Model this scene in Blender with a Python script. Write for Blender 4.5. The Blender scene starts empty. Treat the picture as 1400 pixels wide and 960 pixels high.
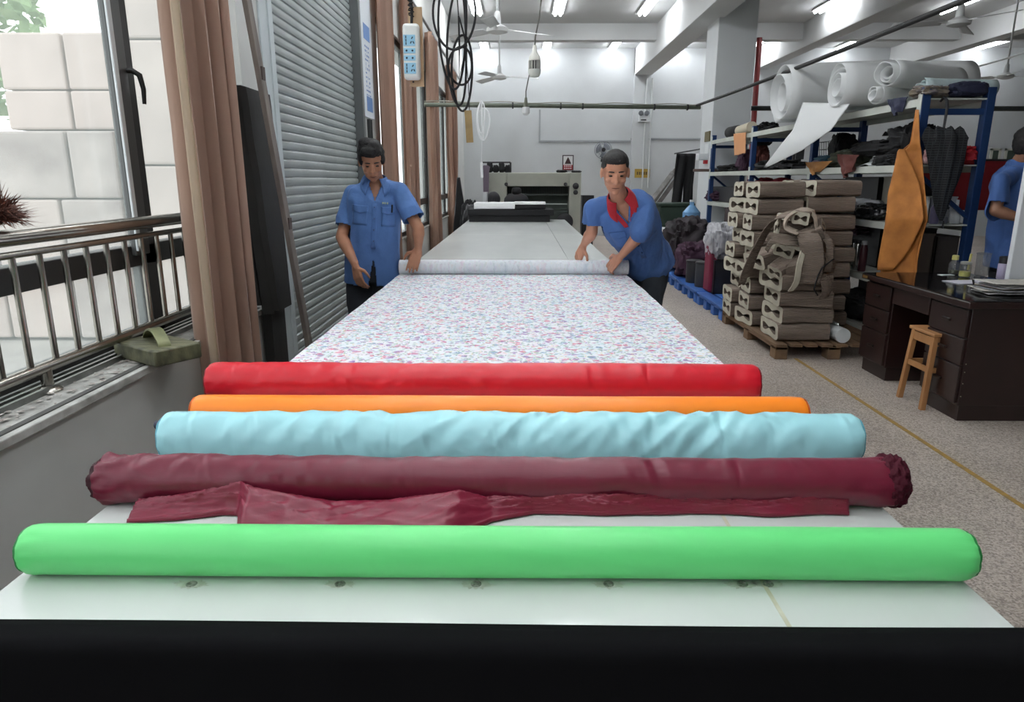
import bpy, math, random
from mathutils import Vector, Matrix, Euler, noise
from mathutils.bvhtree import BVHTree

# ------------------------------------------------------------------ camera
SC = bpy.context.scene
COL = SC.collection
F, H = 940.0, 1.42
TH = math.atan(235 / 940.0)
PS = math.atan(11 * math.cos(TH) / F)
cam = bpy.data.cameras.new('camera')
cam.sensor_width = 36.0
cam.lens = 36.0 * F / 1400.0
cam.clip_start = 0.02
cam.clip_end = 200
camo = bpy.data.objects.new('camera', cam)
COL.objects.link(camo)
camo.location = (0, 0, H)
camo.rotation_euler = (math.pi / 2 - TH, 0, PS)
SC.camera = camo
# ------------------------------------------------------------------ sky and exposure
W = bpy.data.worlds.new('overcast_sky')
SC.world = W
W.use_nodes = True
bg = W.node_tree.nodes['Background']
bg.inputs[0].default_value = (0.93, 0.97, 1.0, 1)
bg.inputs[1].default_value = 2.1
TUBE = 27.0            # emission of the ceiling tubes
vs = SC.view_settings
vs.view_transform = 'Standard'
vs.look = 'None'
vs.exposure = 0.28
vs.gamma = 1.0
vs.use_curve_mapping = False

# ------------------------------------------------------------------ photograph pixels to places
def ray(px, py):
    u = (px - 700) / F; v = (480 - py) / F
    d = (u, math.cos(TH) + v * math.sin(TH), -math.sin(TH) + v * math.cos(TH))
    c, s = math.cos(PS), math.sin(PS)
    return (d[0] * c - d[1] * s, d[0] * s + d[1] * c, d[2])
def oz(px, py, z): d = ray(px, py); t = (z - H) / d[2]; return Vector((d[0] * t, d[1] * t, z))
def ox(px, py, x): d = ray(px, py); t = x / d[0]; return Vector((x, d[1] * t, H + d[2] * t))
def oy(px, py, y): d = ray(px, py); t = y / d[1]; return Vector((d[0] * t, y, H + d[2] * t))

# ------------------------------------------------------------------ materials
def lin(c):
    def f(v):
        v /= 255.0
        return v / 12.92 if v <= 0.04045 else ((v + 0.055) / 1.055) ** 2.4
    return (f(c[0]), f(c[1]), f(c[2]), 1)
MATS = {}
def mat(name, rgb, rough=0.6, metal=0.0, var=0.0, vscale=6.0, bump=0.0, bscale=60.0, sheen=0.0, spec=0.5,
        rgb2=None, stretch=(1, 1, 1), emit=0.0, trans=0.0, coat=0.0, vdetail=4.0, voff=0.5):
    if name in MATS: return MATS[name]
    m = bpy.data.materials.new(name); m.use_nodes = True
    nt = m.node_tree; b = nt.nodes['Principled BSDF']; L = nt.links
    b.inputs['Base Color'].default_value = lin(rgb)
    b.inputs['Roughness'].default_value = rough
    b.inputs['Metallic'].default_value = metal
    b.inputs['Specular IOR Level'].default_value = spec
    if sheen: b.inputs['Sheen Weight'].default_value = sheen
    if coat: b.inputs['Coat Weight'].default_value = coat
    if emit:
        b.inputs['Emission Color'].default_value = lin(rgb); b.inputs['Emission Strength'].default_value = emit
    if var or rgb2 or bump:
        tc = nt.nodes.new('ShaderNodeTexCoord'); mp = nt.nodes.new('ShaderNodeMapping')
        mp.inputs['Scale'].default_value = stretch
        L.new(tc.outputs['Object'], mp.inputs[0])
    if var or rgb2:
        n = nt.nodes.new('ShaderNodeTexNoise'); n.inputs['Scale'].default_value = vscale; n.inputs['Detail'].default_value = vdetail
        L.new(mp.outputs[0], n.inputs['Vector'])
        cr = nt.nodes.new('ShaderNodeValToRGB')
        a = rgb2 if rgb2 else tuple(max(0, c * (1 - var)) for c in rgb)
        cr.color_ramp.elements[0].color = lin(a); cr.color_ramp.elements[1].color = lin(rgb)
        cr.color_ramp.elements[0].position = max(0, voff - 0.2); cr.color_ramp.elements[1].position = min(1, voff + 0.2)
        L.new(n.outputs['Fac'], cr.inputs[0]); L.new(cr.outputs[0], b.inputs['Base Color'])
    if bump:
        n2 = nt.nodes.new('ShaderNodeTexNoise'); n2.inputs['Scale'].default_value = bscale; n2.inputs['Detail'].default_value = 5
        L.new(mp.outputs[0], n2.inputs['Vector'])
        bp = nt.nodes.new('ShaderNodeBump'); bp.inputs['Strength'].default_value = bump; bp.inputs['Distance'].default_value = 0.01
        L.new(n2.outputs['Fac'], bp.inputs['Height']); L.new(bp.outputs[0], b.inputs['Normal'])
    if trans:
        t = nt.nodes.new('ShaderNodeBsdfTranslucent'); t.inputs[0].default_value = lin(rgb)
        mx = nt.nodes.new('ShaderNodeMixShader'); mx.inputs[0].default_value = trans
        L.new(b.outputs[0], mx.inputs[1]); L.new(t.outputs[0], mx.inputs[2])
        L.new(mx.outputs[0], nt.nodes['Material Output'].inputs[0])
    MATS[name] = m
    return m
def glassmat(name, rgb=(235, 245, 242), haze=0.1, refl=0.08, clear=(1, 1, 1)):
    """thin pane: mostly see-through, a little mirror, a little dust"""
    if name in MATS: return MATS[name]
    m = bpy.data.materials.new(name); m.use_nodes = True; nt = m.node_tree; L = nt.links
    nt.nodes.remove(nt.nodes['Principled BSDF'])
    tr = nt.nodes.new('ShaderNodeBsdfTransparent'); tr.inputs[0].default_value = (*clear, 1)
    gl = nt.nodes.new('ShaderNodeBsdfGlossy'); gl.inputs['Roughness'].default_value = 0.03
    df = nt.nodes.new('ShaderNodeBsdfTranslucent'); df.inputs[0].default_value = lin(rgb)
    m1 = nt.nodes.new('ShaderNodeMixShader'); m1.inputs[0].default_value = refl
    m2 = nt.nodes.new('ShaderNodeMixShader'); m2.inputs[0].default_value = haze
    L.new(tr.outputs[0], m1.inputs[1]); L.new(gl.outputs[0], m1.inputs[2])
    L.new(m1.outputs[0], m2.inputs[1]); L.new(df.outputs[0], m2.inputs[2])
    L.new(m2.outputs[0], nt.nodes['Material Output'].inputs[0])
    MATS[name] = m
    return m

# ------------------------------------------------------------------ mesh building
class MB:
    def __init__(s): s.v = []; s.f = []
    def add(s, vs_, fs):
        o = len(s.v); s.v += [tuple(v) for v in vs_]; s.f += [tuple(i + o for i in f) for f in fs]; return s
    def box(s, lo, hi, rot=None, piv=None):
        x0, y0, z0 = lo; x1, y1, z1 = hi
        vv = [Vector(p) for p in ((x0, y0, z0), (x1, y0, z0), (x1, y1, z0), (x0, y1, z0), (x0, y0, z1), (x1, y0, z1), (x1, y1, z1), (x0, y1, z1))]
        if rot is not None:
            piv = Vector(piv) if piv is not None else sum(vv, Vector()) / 8
            R = Euler(rot).to_matrix(); vv = [piv + R @ (v - piv) for v in vv]
        return s.add(vv, [(0, 3, 2, 1), (4, 5, 6, 7), (0, 1, 5, 4), (1, 2, 6, 5), (2, 3, 7, 6), (3, 0, 4, 7)])
    def loft(s, rings, cap=True, closed=True):
        n = len(rings[0]); vv = [p for r in rings for p in r]; ff = []
        for i in range(len(rings) - 1):
            for j in range(n if closed else n - 1):
                k = (j + 1) % n
                ff.append((i * n + j, i * n + k, (i + 1) * n + k, (i + 1) * n + j))
        if cap and closed:
            ff.append(tuple(reversed(range(n)))); b = (len(rings) - 1) * n; ff.append(tuple(range(b, b + n)))
        return s.add(vv, ff)
    def cyl(s, p0, p1, r0, r1=None, n=16, cap=True):
        return s.tube([p0, p1], [r0, r0 if r1 is None else r1], n, cap)
    def tube(s, pts, r, n=10, cap=True):
        pts = [Vector(p) for p in pts]
        if not isinstance(r, (list, tuple)): r = [r] * len(pts)
        rings = []; prev = None
        for i, p in enumerate(pts):
            a = pts[max(0, i - 1)]; b = pts[min(len(pts) - 1, i + 1)]
            t = (b - a)
            if t.length < 1e-9: t = Vector((0, 0, 1))
            t.normalize()
            if prev is None:
                u = t.cross(Vector((0, 0, 1)))
                if u.length < 1e-3: u = t.cross(Vector((0, 1, 0)))
            else:
                u = prev - t * prev.dot(t)
            u.normalize(); prev = u; w = t.cross(u)
            rings.append([p + (u * math.cos(2 * math.pi * k / n) + w * math.sin(2 * math.pi * k / n)) * r[i] for k in range(n)])
        return s.loft(rings, cap)
    def lathe(s, c, prof, n=20, axis='Z'):
        """prof: list of (radius, height) from base up"""
        c = Vector(c); rings = []
        for r, h in prof:
            ring = []
            for k in range(n):
                a = 2 * math.pi * k / n; p = Vector((r * math.cos(a), r * math.sin(a), h))
                if axis == 'X': p = Vector((h, r * math.cos(a), r * math.sin(a)))
                if axis == 'Y': p = Vector((-r * math.cos(a), h, r * math.sin(a)))
                ring.append(c + p)
            rings.append(ring)
        return s.loft(rings)
    def ell(s, c, r, n=16, R=None):
        c = Vector(c); rings = []; m = n // 2
        for i in range(1, m):
            a = math.pi * i / m - math.pi / 2
            ring = []
            for k in range(n):
                b = 2 * math.pi * k / n
                p = Vector((r[0] * math.cos(a) * math.cos(b), r[1] * math.cos(a) * math.sin(b), r[2] * math.sin(a)))
                ring.append(c + (R @ p if R is not None else p))
            rings.append(ring)
        lo = Vector((0, 0, -r[2])); hi = Vector((0, 0, r[2]))
        if R is not None: lo = R @ lo; hi = R @ hi
        o = len(s.v); s.loft(rings, cap=False)
        q = (len(rings) - 1) * n; b0 = len(s.v)
        s.v += [tuple(c + lo), tuple(c + hi)]
        for k in range(n):
            s.f.append((o + (k + 1) % n, o + k, b0)); s.f.append((o + q + k, o + q + (k + 1) % n, b0 + 1))
        return s
    def grid(s, fn, nu, nv):
        vv = [fn(i / nu, j / nv) for j in range(nv + 1) for i in range(nu + 1)]
        ff = [(j * (nu + 1) + i, j * (nu + 1) + i + 1, (j + 1) * (nu + 1) + i + 1, (j + 1) * (nu + 1) + i) for j in range(nv) for i in range(nu)]
        return s.add(vv, ff)
    def xf(s, M):
        s.v = [tuple(M @ Vector(v)) for v in s.v]; return s

def mesh(name, mb, smooth=True, angle=40):
    me = bpy.data.meshes.new(name)
    me.from_pydata(mb.v, [], mb.f); me.validate(); me.update()
    if smooth:
        me.shade_smooth(); me.set_sharp_from_angle(angle=math.radians(angle))
    return me
def wloc(o):
    p = Vector((0, 0, 0))
    while o is not None: p = p + o.location; o = o.parent
    return p
def put(name, mb, m, parent=None, smooth=True, angle=40, bevel=0.0, solid=0.0, sub=0, off=0.0):
    """mesh object from world-space geometry; the origin goes to the base (or to the parent)"""
    if not mb.v: return None
    if parent is None:
        xs, ys, zs = zip(*mb.v)
        o0 = Vector(((min(xs) + max(xs)) / 2, (min(ys) + max(ys)) / 2, min(zs)))
        base = o0
    else:
        o0 = Vector((0, 0, 0)); base = wloc(parent)
    q = MB(); q.v = [(v[0] - base[0], v[1] - base[1], v[2] - base[2]) for v in mb.v]; q.f = mb.f
    o = bpy.data.objects.new(name, mesh(name, q, smooth, angle))
    COL.objects.link(o); o.location = o0; o.parent = parent
    for mm in (m if isinstance(m, list) else [m]): o.data.materials.append(mm)
    if bevel:
        b = o.modifiers.new('bevel', 'BEVEL'); b.width = bevel; b.segments = 2; b.limit_method = 'ANGLE'; b.angle_limit = math.radians(50)
    if solid:
        b = o.modifiers.new('solid', 'SOLIDIFY'); b.thickness = solid; b.offset = off
    if sub:
        b = o.modifiers.new('sub', 'SUBSURF'); b.levels = sub; b.render_levels = sub
    return o
def thing(name, label, cat, loc=(0, 0, 0), group=None):
    o = bpy.data.objects.new(name, None); COL.objects.link(o); o.location = loc
    o.empty_display_size = 0.1
    return tag(o, label, cat, group)
def tag(o, label, cat, group=None):
    o['label'] = label; o['category'] = cat
    if group: o['group'] = group
    return o
def struct(o): o['kind'] = 'structure'; return o
def dup(root, loc=None, rz=None, label=None):
    r = root.copy(); COL.objects.link(r)
    if loc is not None: r.location = loc
    if rz is not None: r.rotation_euler = (0, 0, rz)
    if label: r['label'] = label
    for ch in root.children:
        c = ch.copy(); COL.objects.link(c); c.parent = r
        for g in ch.children:
            d = g.copy(); COL.objects.link(d); d.parent = c
    return r
def N3(x, y=0.0, z=0.0): return noise.noise(Vector((x, y, z)))
# ================================================================== the room
T = 0.77                     # table top
XL, SILL = -1.42, 0.73       # left wall face, window sill
YB, ZC = 18.0, 4.5           # back wall, ceiling
M_wall = mat('wall_paint', (205, 209, 211), 0.75, var=0.05, vscale=1.2, bump=0.05, bscale=30)
M_ceil = mat('ceiling_paint', (205, 207, 207), 0.8, var=0.04, vscale=0.8)
M_lwall = mat('grey_wall_paint', (206, 208, 205), 0.7, var=0.06, vscale=2.0, bump=0.05, bscale=25)
M_beamw = mat('beam_paint', (214, 216, 216), 0.8, var=0.03, vscale=1)

def floor_mat():
    m = bpy.data.materials.new('terrazzo'); m.use_nodes = True; nt = m.node_tree; L = nt.links; b = nt.nodes['Principled BSDF']
    tc = nt.nodes.new('ShaderNodeTexCoord')
    v = nt.nodes.new('ShaderNodeTexVoronoi'); v.inputs['Scale'].default_value = 140
    r1 = nt.nodes.new('ShaderNodeValToRGB'); e = r1.color_ramp.elements
    e[0].color = lin((138, 128, 120)); e[0].position = 0.1; e[1].color = lin((196, 187, 177)); e[1].position = 0.9
    x = e.new(0.45); x.color = lin((172, 162, 152))
    sp = nt.nodes.new('ShaderNodeSeparateColor')
    n = nt.nodes.new('ShaderNodeTexNoise'); n.inputs['Scale'].default_value = 1.4; n.inputs['Detail'].default_value = 6
    mx = nt.nodes.new('ShaderNodeMix'); mx.data_type = 'RGBA'; mx.blend_type = 'MULTIPLY'; mx.inputs[0].default_value = 0.55
    r2 = nt.nodes.new('ShaderNodeValToRGB'); r2.color_ramp.elements[0].color = (0.72, 0.70, 0.68, 1); r2.color_ramp.elements[0].position = 0.35; r2.color_ramp.elements[1].position = 0.6
    L.new(tc.outputs['Object'], v.inputs[0]); L.new(tc.outputs['Object'], n.inputs[0])
    L.new(v.outputs['Color'], sp.inputs[0]); L.new(sp.outputs[0], r1.inputs[0]); L.new(n.outputs['Fac'], r2.inputs[0])
    L.new(r1.outputs[0], mx.inputs[6]); L.new(r2.outputs[0], mx.inputs[7]); L.new(mx.outputs[2], b.inputs['Base Color'])
    b.inputs['Roughness'].default_value = 0.55
    return m
struct(put('floor', MB().box((-1.8, -4, -0.15), (14.2, 18.3, 0)), floor_mat(), smooth=False))
struct(put('ceiling', MB().box((-1.8, -4, ZC), (14.2, 18.3, ZC + 0.15)), M_ceil, smooth=False))
struct(put('wall_back', MB().box((-1.8, YB, 0), (14.2, YB + 0.2, ZC)), M_wall, smooth=False))
struct(put('wall_right', MB().box((14, -4, 0), (14.2, YB, ZC)), M_wall, smooth=False))
struct(put('wall_front', MB().box((-1.8, -4.2, 0), (14.2, -4, ZC)), M_wall, smooth=False))
# left wall: solid pieces round the openings
WIN = [(-3.2, 3.72, 2.9), (7.3, 11.1, 3.0), (11.75, 15.6, 3.0)]        # y0, y1, top
SH0, SH1, SHT = 4.16, 6.5, 3.3
wl = MB()
XO = XL - 0.36
def wbox(y0, y1, z0, z1): wl.box((XO, y0, z0), (XL, y1, z1))
wbox(-4, WIN[0][0], 0, ZC); wbox(WIN[0][0], WIN[0][1], 0, SILL - 0.03); wbox(WIN[0][0], WIN[0][1], WIN[0][2], ZC)
wbox(WIN[0][1], SH0, 0, ZC); wbox(SH0, SH1, SHT, ZC); wbox(SH1, WIN[1][0], 0, ZC)
for i in (1, 2):
    wbox(WIN[i][0], WIN[i][1], 0, SILL - 0.03); wbox(WIN[i][0], WIN[i][1], WIN[i][2], ZC)
wbox(WIN[1][1], WIN[2][0], 0, ZC); wbox(WIN[2][1], YB, 0, ZC)
struct(put('wall_left', wl, M_lwall, smooth=False))
# sills, dirty pale stone with a dark metal strip at the inner edge
M_sill = mat('dirty_sill', (205, 206, 202), 0.6, rgb2=(112, 110, 104), vscale=9, voff=0.42, bump=0.2, bscale=40)
M_alu = mat('dull_aluminium', (150, 152, 150), 0.35, 0.9, var=0.2, vscale=12)
M_frame = mat('window_frame_dark', (62, 62, 62), 0.45, 0.3, var=0.15, vscale=5)
M_glass = glassmat('window_glass', haze=0.10, refl=0.05)
def window(n, y0, y1, top, mull, xw):
    root = thing('window_%d' % n, 'x', 'x', (xw, (y0 + y1) / 2, SILL))
    del root['label']; del root['category']; struct(root)
    f = MB(); t = 0.07
    f.box((xw - 0.05, y0, top - t), (xw + 0.02, y1, top)); f.box((xw - 0.05, y0, SILL), (xw + 0.02, y1, SILL + 0.05))
    f.box((xw - 0.05, y0, SILL), (xw + 0.02, y0 + t, top)); f.box((xw - 0.05, y1 - t, SILL), (xw + 0.02, y1, top))
    f.box((xw - 0.05, y0, 1.05), (xw + 0.02, y1, 1.14))
    put('window_frame', f, M_frame, root, smooth=False, bevel=0.004)
    for k, m in enumerate(mull):
        put('mullion', MB().box((xw - 0.05, m - 0.045, SILL), (xw + 0.02, m + 0.045, top)), M_frame, root, smooth=False, bevel=0.004)
    ed = [y0 + 0.03] + list(mull) + [y1 - 0.03]
    for k in range(len(ed) - 1):
        for (za, zb) in ((SILL + 0.03, 1.07), (1.12, top - 0.03)):
            put('pane', MB().box((xw - 0.018, ed[k], za), (xw - 0.012, ed[k + 1], zb)), M_glass, root, smooth=False)
    s = MB().box((XO, y0, SILL - 0.03), (XL + 0.012, y1, SILL))
    put('window_sill', s, M_sill, root, smooth=False, bevel=0.004)
    put('sill_edge_strip', MB().box((XL - 0.035, y0, SILL), (XL - 0.012, y1, SILL + 0.004)), mat('dark_sill_strip', (88, 88, 86), 0.5, 0.4), root, smooth=False)
    return root
xw = XL - 0.27
Ym = ox(182, 200, xw).y
w1 = window(1, WIN[0][0], WIN[0][1], WIN[0][2], [-1.6, 0.7, Ym], xw)
# an opening sash leaning on the mullion, its handle and the sliding track along the sill
put('sash_stile', MB().box((xw + 0.02, Ym - 0.16, 1.10), (xw + 0.045, Ym - 0.05, WIN[0][2] - 0.05)), mat('sash_grey', (96, 98, 98), 0.4, 0.4), w1, smooth=False, bevel=0.006)
put('glazing_bead', MB().box((xw + 0.045, Ym - 0.165, 1.12), (xw + 0.056, Ym - 0.135, WIN[0][2] - 0.06)), mat('pale_bead', (214, 220, 222), 0.3), w1, smooth=False, bevel=0.003)
hp = ox(172, 100, xw + 0.04)
hd = MB().box((xw + 0.018, hp.y - 0.012, hp.z - 0.06), (xw + 0.035, hp.y + 0.018, hp.z + 0.06))
put('handle_plate', hd, mat('black_plastic', (22, 22, 22), 0.4), w1, bevel=0.004)
pp = [Vector((xw + 0.03, hp.y, hp.z + 0.01)), Vector((xw + 0.06, hp.y + 0.012, hp.z + 0.012)), Vector((xw + 0.085, hp.y + 0.022, hp.z - 0.005)), Vector((xw + 0.092, hp.y + 0.028, hp.z - 0.06)), Vector((xw + 0.088, hp.y + 0.028, hp.z - 0.12))]
put('window_handle', MB().tube(pp, [0.011, 0.012, 0.012, 0.010, 0.008], 10), MATS['black_plastic'], w1)
tr = MB()
for dx in (0.05, 0.085, 0.12): tr.box((xw + dx, -3, SILL), (xw + dx + 0.012, WIN[0][1] - 0.02, SILL + 0.022))
put('sliding_track', tr, M_alu, w1, smooth=False)
window(2, WIN[1][0], WIN[1][1], WIN[1][2], [8.3, 9.2, 10.15], XL - 0.05)
window(3, WIN[2][0], WIN[2][1], WIN[2][2], [12.7, 13.7, 14.65], XL - 0.05)
# small far windows high in the back wall at the right
wr = thing('window_4', 'x', 'x', (11.9, YB, 1.7)); del wr['label']; del wr['category']; struct(wr)
fz0, fz1 = oy(1360, 226, YB).z, oy(1360, 203, YB).z
for (a, b) in ((1352, 1366), (1372, 1396)):
    xa, xb = oy(a, 215, YB).x, oy(b, 215, YB).x
    f = MB(); t = 0.05
    f.box((xa, YB - 0.05, fz0), (xb, YB - 0.005, fz0 + t)); f.box((xa, YB - 0.05, fz1 - t), (xb, YB - 0.005, fz1))
    f.box((xa, YB - 0.05, fz0), (xa + t, YB - 0.005, fz1)); f.box((xb - t, YB - 0.05, fz0), (xb, YB - 0.005, fz1))
    put('window_frame', f, mat('cream_frame', (196, 198, 188), 0.6), wr, smooth=False)
    put('pane', MB().box((xa + t, YB - 0.03, fz0 + t), (xb - t, YB - 0.02, fz1 - t)), mat('dark_green_pane', (52, 68, 56), 0.15), wr, smooth=False)
# roller shutter
rs = thing('door_1', 'x', 'x', (XL - 0.06, (SH0 + SH1) / 2, 0)); del rs['label']; del rs['category']; struct(rs)
M_slat = mat('shutter_paint', (168, 176, 176), 0.45, 0.15, var=0.10, vscale=3)
pitch = 0.056
prof = [(-0.008, 0), (-0.008, 0.003), (0.001, 0.007), (0.004, 0.018), (0.0055, 0.032), (0.004, 0.046), (-0.006, 0.0535), (-0.012, 0.0555), (-0.012, 0)]
sl = MB(); sl.loft([[Vector((p[0], y, p[1])) for p in prof] for y in (-(SH1 - SH0) / 2 + 0.02, (SH1 - SH0) / 2 - 0.02)])
slm = mesh('slat', sl, True, 30); slm.materials.append(M_slat)
k = 0
while 0.03 + (k + 1) * pitch < SHT:
    o = bpy.data.objects.new('slat', slm); COL.objects.link(o); o.parent = rs; o.location = (0, 0, 0.03 + k * pitch); k += 1
jb = mat('jamb_paint', (196, 206, 208), 0.5, var=0.04, vscale=3)
put('guide_rail', MB().box((XL - 0.10, SH0 - 0.02, 0), (XL + 0.02, SH0 + 0.05, SHT)).box((XL, SH0 - 0.14, 0), (XL + 0.012, SH0, SHT)), jb, rs, smooth=False, bevel=0.004)
put('guide_rail', MB().box((XL - 0.10, SH1 - 0.05, 0), (XL + 0.02, SH1 + 0.02, SHT)), mat('rail_dark', (98, 102, 102), 0.5, 0.3), rs, smooth=False, bevel=0.004)
# ceiling beams, wall pier, column
def sbox(name, lo, hi, m): return struct(put(name, MB().box(lo, hi), m, smooth=False, bevel=0.01))
for y in (0.9, 4.5, 8.1, 11.7, 15.2): sbox('ceiling_beam', (-1.6, y, 4.18), (14, y + 0.25, ZC), M_beamw)
sbox('ceiling_beam', (2.78, -4, 3.88), (3.2, YB, ZC), M_beamw)
for x, zb in ((5.75, 4.02), (8.95, 4.02), (12.2, 4.02)): sbox('ceiling_beam', (x, -4, zb), (x + 0.3, YB, ZC), M_beamw)
ca, cb = oy(975, 150, 11.75).x, oy(1027, 150, 11.75).x
sbox('column', (ca, 11.75, 0), (cb, 12.45, ZC), mat('column_paint', (212, 216, 218), 0.7, var=0.03, vscale=1.5))
sbox('wall_pier', (2.78, YB - 0.12, 0), (3.2, YB, ZC), M_wall)
# yellow line on the floor
ln = MB(); ya, yb = oz(1090, 491, 0), oz(1400, 690, 0)
ln.box((2.235, 0.5, 0.0005), (2.265, 5.45, 0.002))
struct(put('trim_1', ln, mat('yellow_floor_paint', (178, 140, 52), 0.6, rgb2=(140, 118, 80), vscale=30), smooth=False))
# outside: ground, stone block pile, trees
struct(put('ground', MB().box((-40, -20, -0.3), (XO - 0.05, 40, -0.02)), mat('concrete_yard', (176, 174, 168), 0.85, var=0.15, vscale=1.5), smooth=False))
M_stone = mat('pale_stone', (204, 192, 184), 0.8, var=0.07, vscale=2.5, bump=0.2, bscale=12, rgb2=(184, 172, 165))
M_stone2 = mat('pale_grey_stone', (190, 182, 176), 0.8, rgb2=(152, 144, 140), vscale=3.0, bump=0.2, bscale=12)
ow = thing('wall_outside', 'x', 'x', (-4.4, 6.9, -0.02)); del ow['label']; del ow['category']; struct(ow)
def blk(px0, px1, y, zt, zb, m, d=0.8):
    x0 = oy(px0, 150, y).x; x1 = oy(px1, 150, y).x
    put('block', MB().box((x0 + 0.006, y, zb + 0.006), (x1 - 0.006, y + d, zt - 0.006)), m, ow, smooth=False, bevel=0.02)
yo = 6.9
zs = [oy(60, p, yo).z for p in (43, 123, 178, 272)]
lo0 = oy(60, 272, 6.4).z
for (x0, x1) in ((-150, -20), (8, 96), (98, 178)):
    if x0 > 0: blk(x0, x1, yo, zs[0], zs[1], M_stone); blk(x0, x1, yo, zs[1], oy(60, 178, yo).z, M_stone)
    blk(x0, x1, yo, oy(60, 178, yo).z, 0.0, M_stone)
for (x0, x1, m) in ((-170, -60, M_stone), (-58, 82, M_stone2), (84, 150, M_stone2)):
    blk(x0, x1, 6.1, oy(60, 178, 6.1).z, oy(60, 272, 6.1).z, m, 0.7)
for (x0, x1, m) in ((-170, -40, M_stone), (-38, 60, M_stone), (62, 150, M_stone2)):
    blk(x0, x1, 6.1, oy(60, 272, 6.1).z, 0.0, m, 0.7)
zz = [oy(190, p, 5.9).z for p in (-220, -120, 53, 226, 300)] + [0.0]
for i in range(5): blk(150, 330, 5.9, zz[i], zz[i + 1], M_stone, 1.2)
M_leafo = mat('tree_leaves_outside', (96, 132, 84), 0.6, rgb2=(150, 178, 128), vscale=4)
M_bark = mat('bark', (92, 78, 64), 0.9, var=0.3, vscale=12)
def tree(loc, h, r, seed, label):
    rnd = random.Random(seed); root = thing('tree', label, 'tree', loc)
    L = Vector(loc)
    put('trunk', MB().tube([L, L + Vector((0.1, 0, h * 0.35)), L + Vector((0, 0.1, h * 0.7))], [0.16, 0.12, 0.06], 10), M_bark, root)
    lf = MB()
    for i in range(2600):
        d = Vector((rnd.gauss(0, 1), rnd.gauss(0, 1), rnd.gauss(0, 1))).normalized() * r * rnd.random() ** 0.4
        p = L + Vector((0, 0, h * 0.68)) + Vector((d.x, d.y, d.z * 0.95))
        a = Vector((rnd.gauss(0, 1), rnd.gauss(0, 1), rnd.gauss(0, 1))).normalized(); b = a.orthogonal().normalized(); s = 0.10 + rnd.random() * 0.08
        lf.add([p - a * s, p + b * s * 0.45, p + a * s, p - b * s * 0.45], [(0, 1, 2, 3)])
    put('foliage', lf, M_leafo, root, smooth=False)
tree((-9.0, 10.0, -0.02), 5.6, 2.3, 3, 'leafy green tree behind the pale stone blocks outside')
tree((-14.6, 14.5, -0.02), 6.5, 2.3, 4, 'taller green tree farther off behind the stone blocks outside')
# ------------------------------------------------------------------ ceiling tube lights
M_house = mat('lamp_housing', (225, 226, 226), 0.5)
M_tube = mat('lamp_tube', (250, 252, 255), 0.4, emit=TUBE)
lr = thing('ceiling_light', 'twin tube light under the ceiling, lit', 'ceiling light', (0, 0, 0), 'ceiling tube lights')
put('housing', MB().box((-0.11, -0.62, -0.03), (0.11, 0.62, 0.0)), M_house, lr, smooth=False, bevel=0.006)
for dx in (-0.05, 0.05): put('tube', MB().cyl((dx, -0.6, -0.052), (dx, 0.6, -0.052), 0.02, n=8), M_tube, lr)
zl = ZC - 0.002
spots = []
for (px, py) in ((765, 10), (886, 10), (650, 10), (748, 64), (840, 64), (662, 64), (1137, 6), (1310, 8), (930, 67), (1031, 62), (1161, 61), (1325, 70)):
    p = oz(px, py, ZC - 0.05); spots.append((p.x, min(p.y, YB - 0.75)))
for y in (10.2, 8.9, 7.1, 5.6, 3.5, 2.0, 0.2, -1.7):  # unseen rows of fixtures added to brighten the near part of the room
    for x in (-0.9, 0.5): spots.append((x, y))
for i, (x, y) in enumerate(spots):
    o = lr if i == 0 else dup(lr)
    o.location = (x, y, zl)
# ================================================================== the long table
TX0, TX1, TY0, TY1 = -0.845, 0.742, 0.862, 11.6
def table_mat():
    m = mat('table_laminate', (218, 221, 219), 0.2, var=0.06, vscale=2.0, rgb2=(204, 209, 206), stretch=(1, 0.3, 1), vdetail=6)
    return m
tb = thing('cutting_table', 'very long white laminate cutting table with bolted top running down the workshop', 'table', (0, 6.2, 0))
M_top = table_mat()
SEAM = 0.405
ysp = [TY0, 3.4, 5.9, 8.4, TY1]
for i in range(4):
    put('top_panel', MB().box((TX0, ysp[i] + 0.001, T - 0.03), (SEAM - 0.0012, ysp[i + 1] - 0.001, T)), M_top, tb, smooth=False, bevel=0.002)
    put('top_panel', MB().box((SEAM + 0.0012, ysp[i] + 0.001, T - 0.03), (TX1, ysp[i + 1] - 0.001, T)), M_top, tb, smooth=False, bevel=0.002)
put('seam_tape', MB().box((SEAM - 0.0035, TY0 + 0.01, T), (SEAM + 0.0035, 3.4, T + 0.0006)), mat('yellowed_tape', (204, 202, 184), 0.5, rgb2=(176, 172, 146), vscale=20), tb, smooth=False)
M_leg = mat('table_steel', (70, 72, 74), 0.5, 0.4)
put('apron', MB().box((TX0 + 0.05, TY0 + 0.05, T - 0.12), (TX0 + 0.09, TY1 - 0.05, T - 0.03)).box((TX1 - 0.09, TY0 + 0.05, T - 0.12), (TX1 - 0.05, TY1 - 0.05, T - 0.03)), M_leg, tb, smooth=False)
for y in (0.95, 3.4, 5.9, 8.4, 11.4):
    for x in (TX0 + 0.07, TX1 - 0.07):
        put('leg', MB().box((x - 0.025, y - 0.025, 0), (x + 0.025, y + 0.025, T - 0.03)), M_leg, tb, smooth=False, bevel=0.004)
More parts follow.
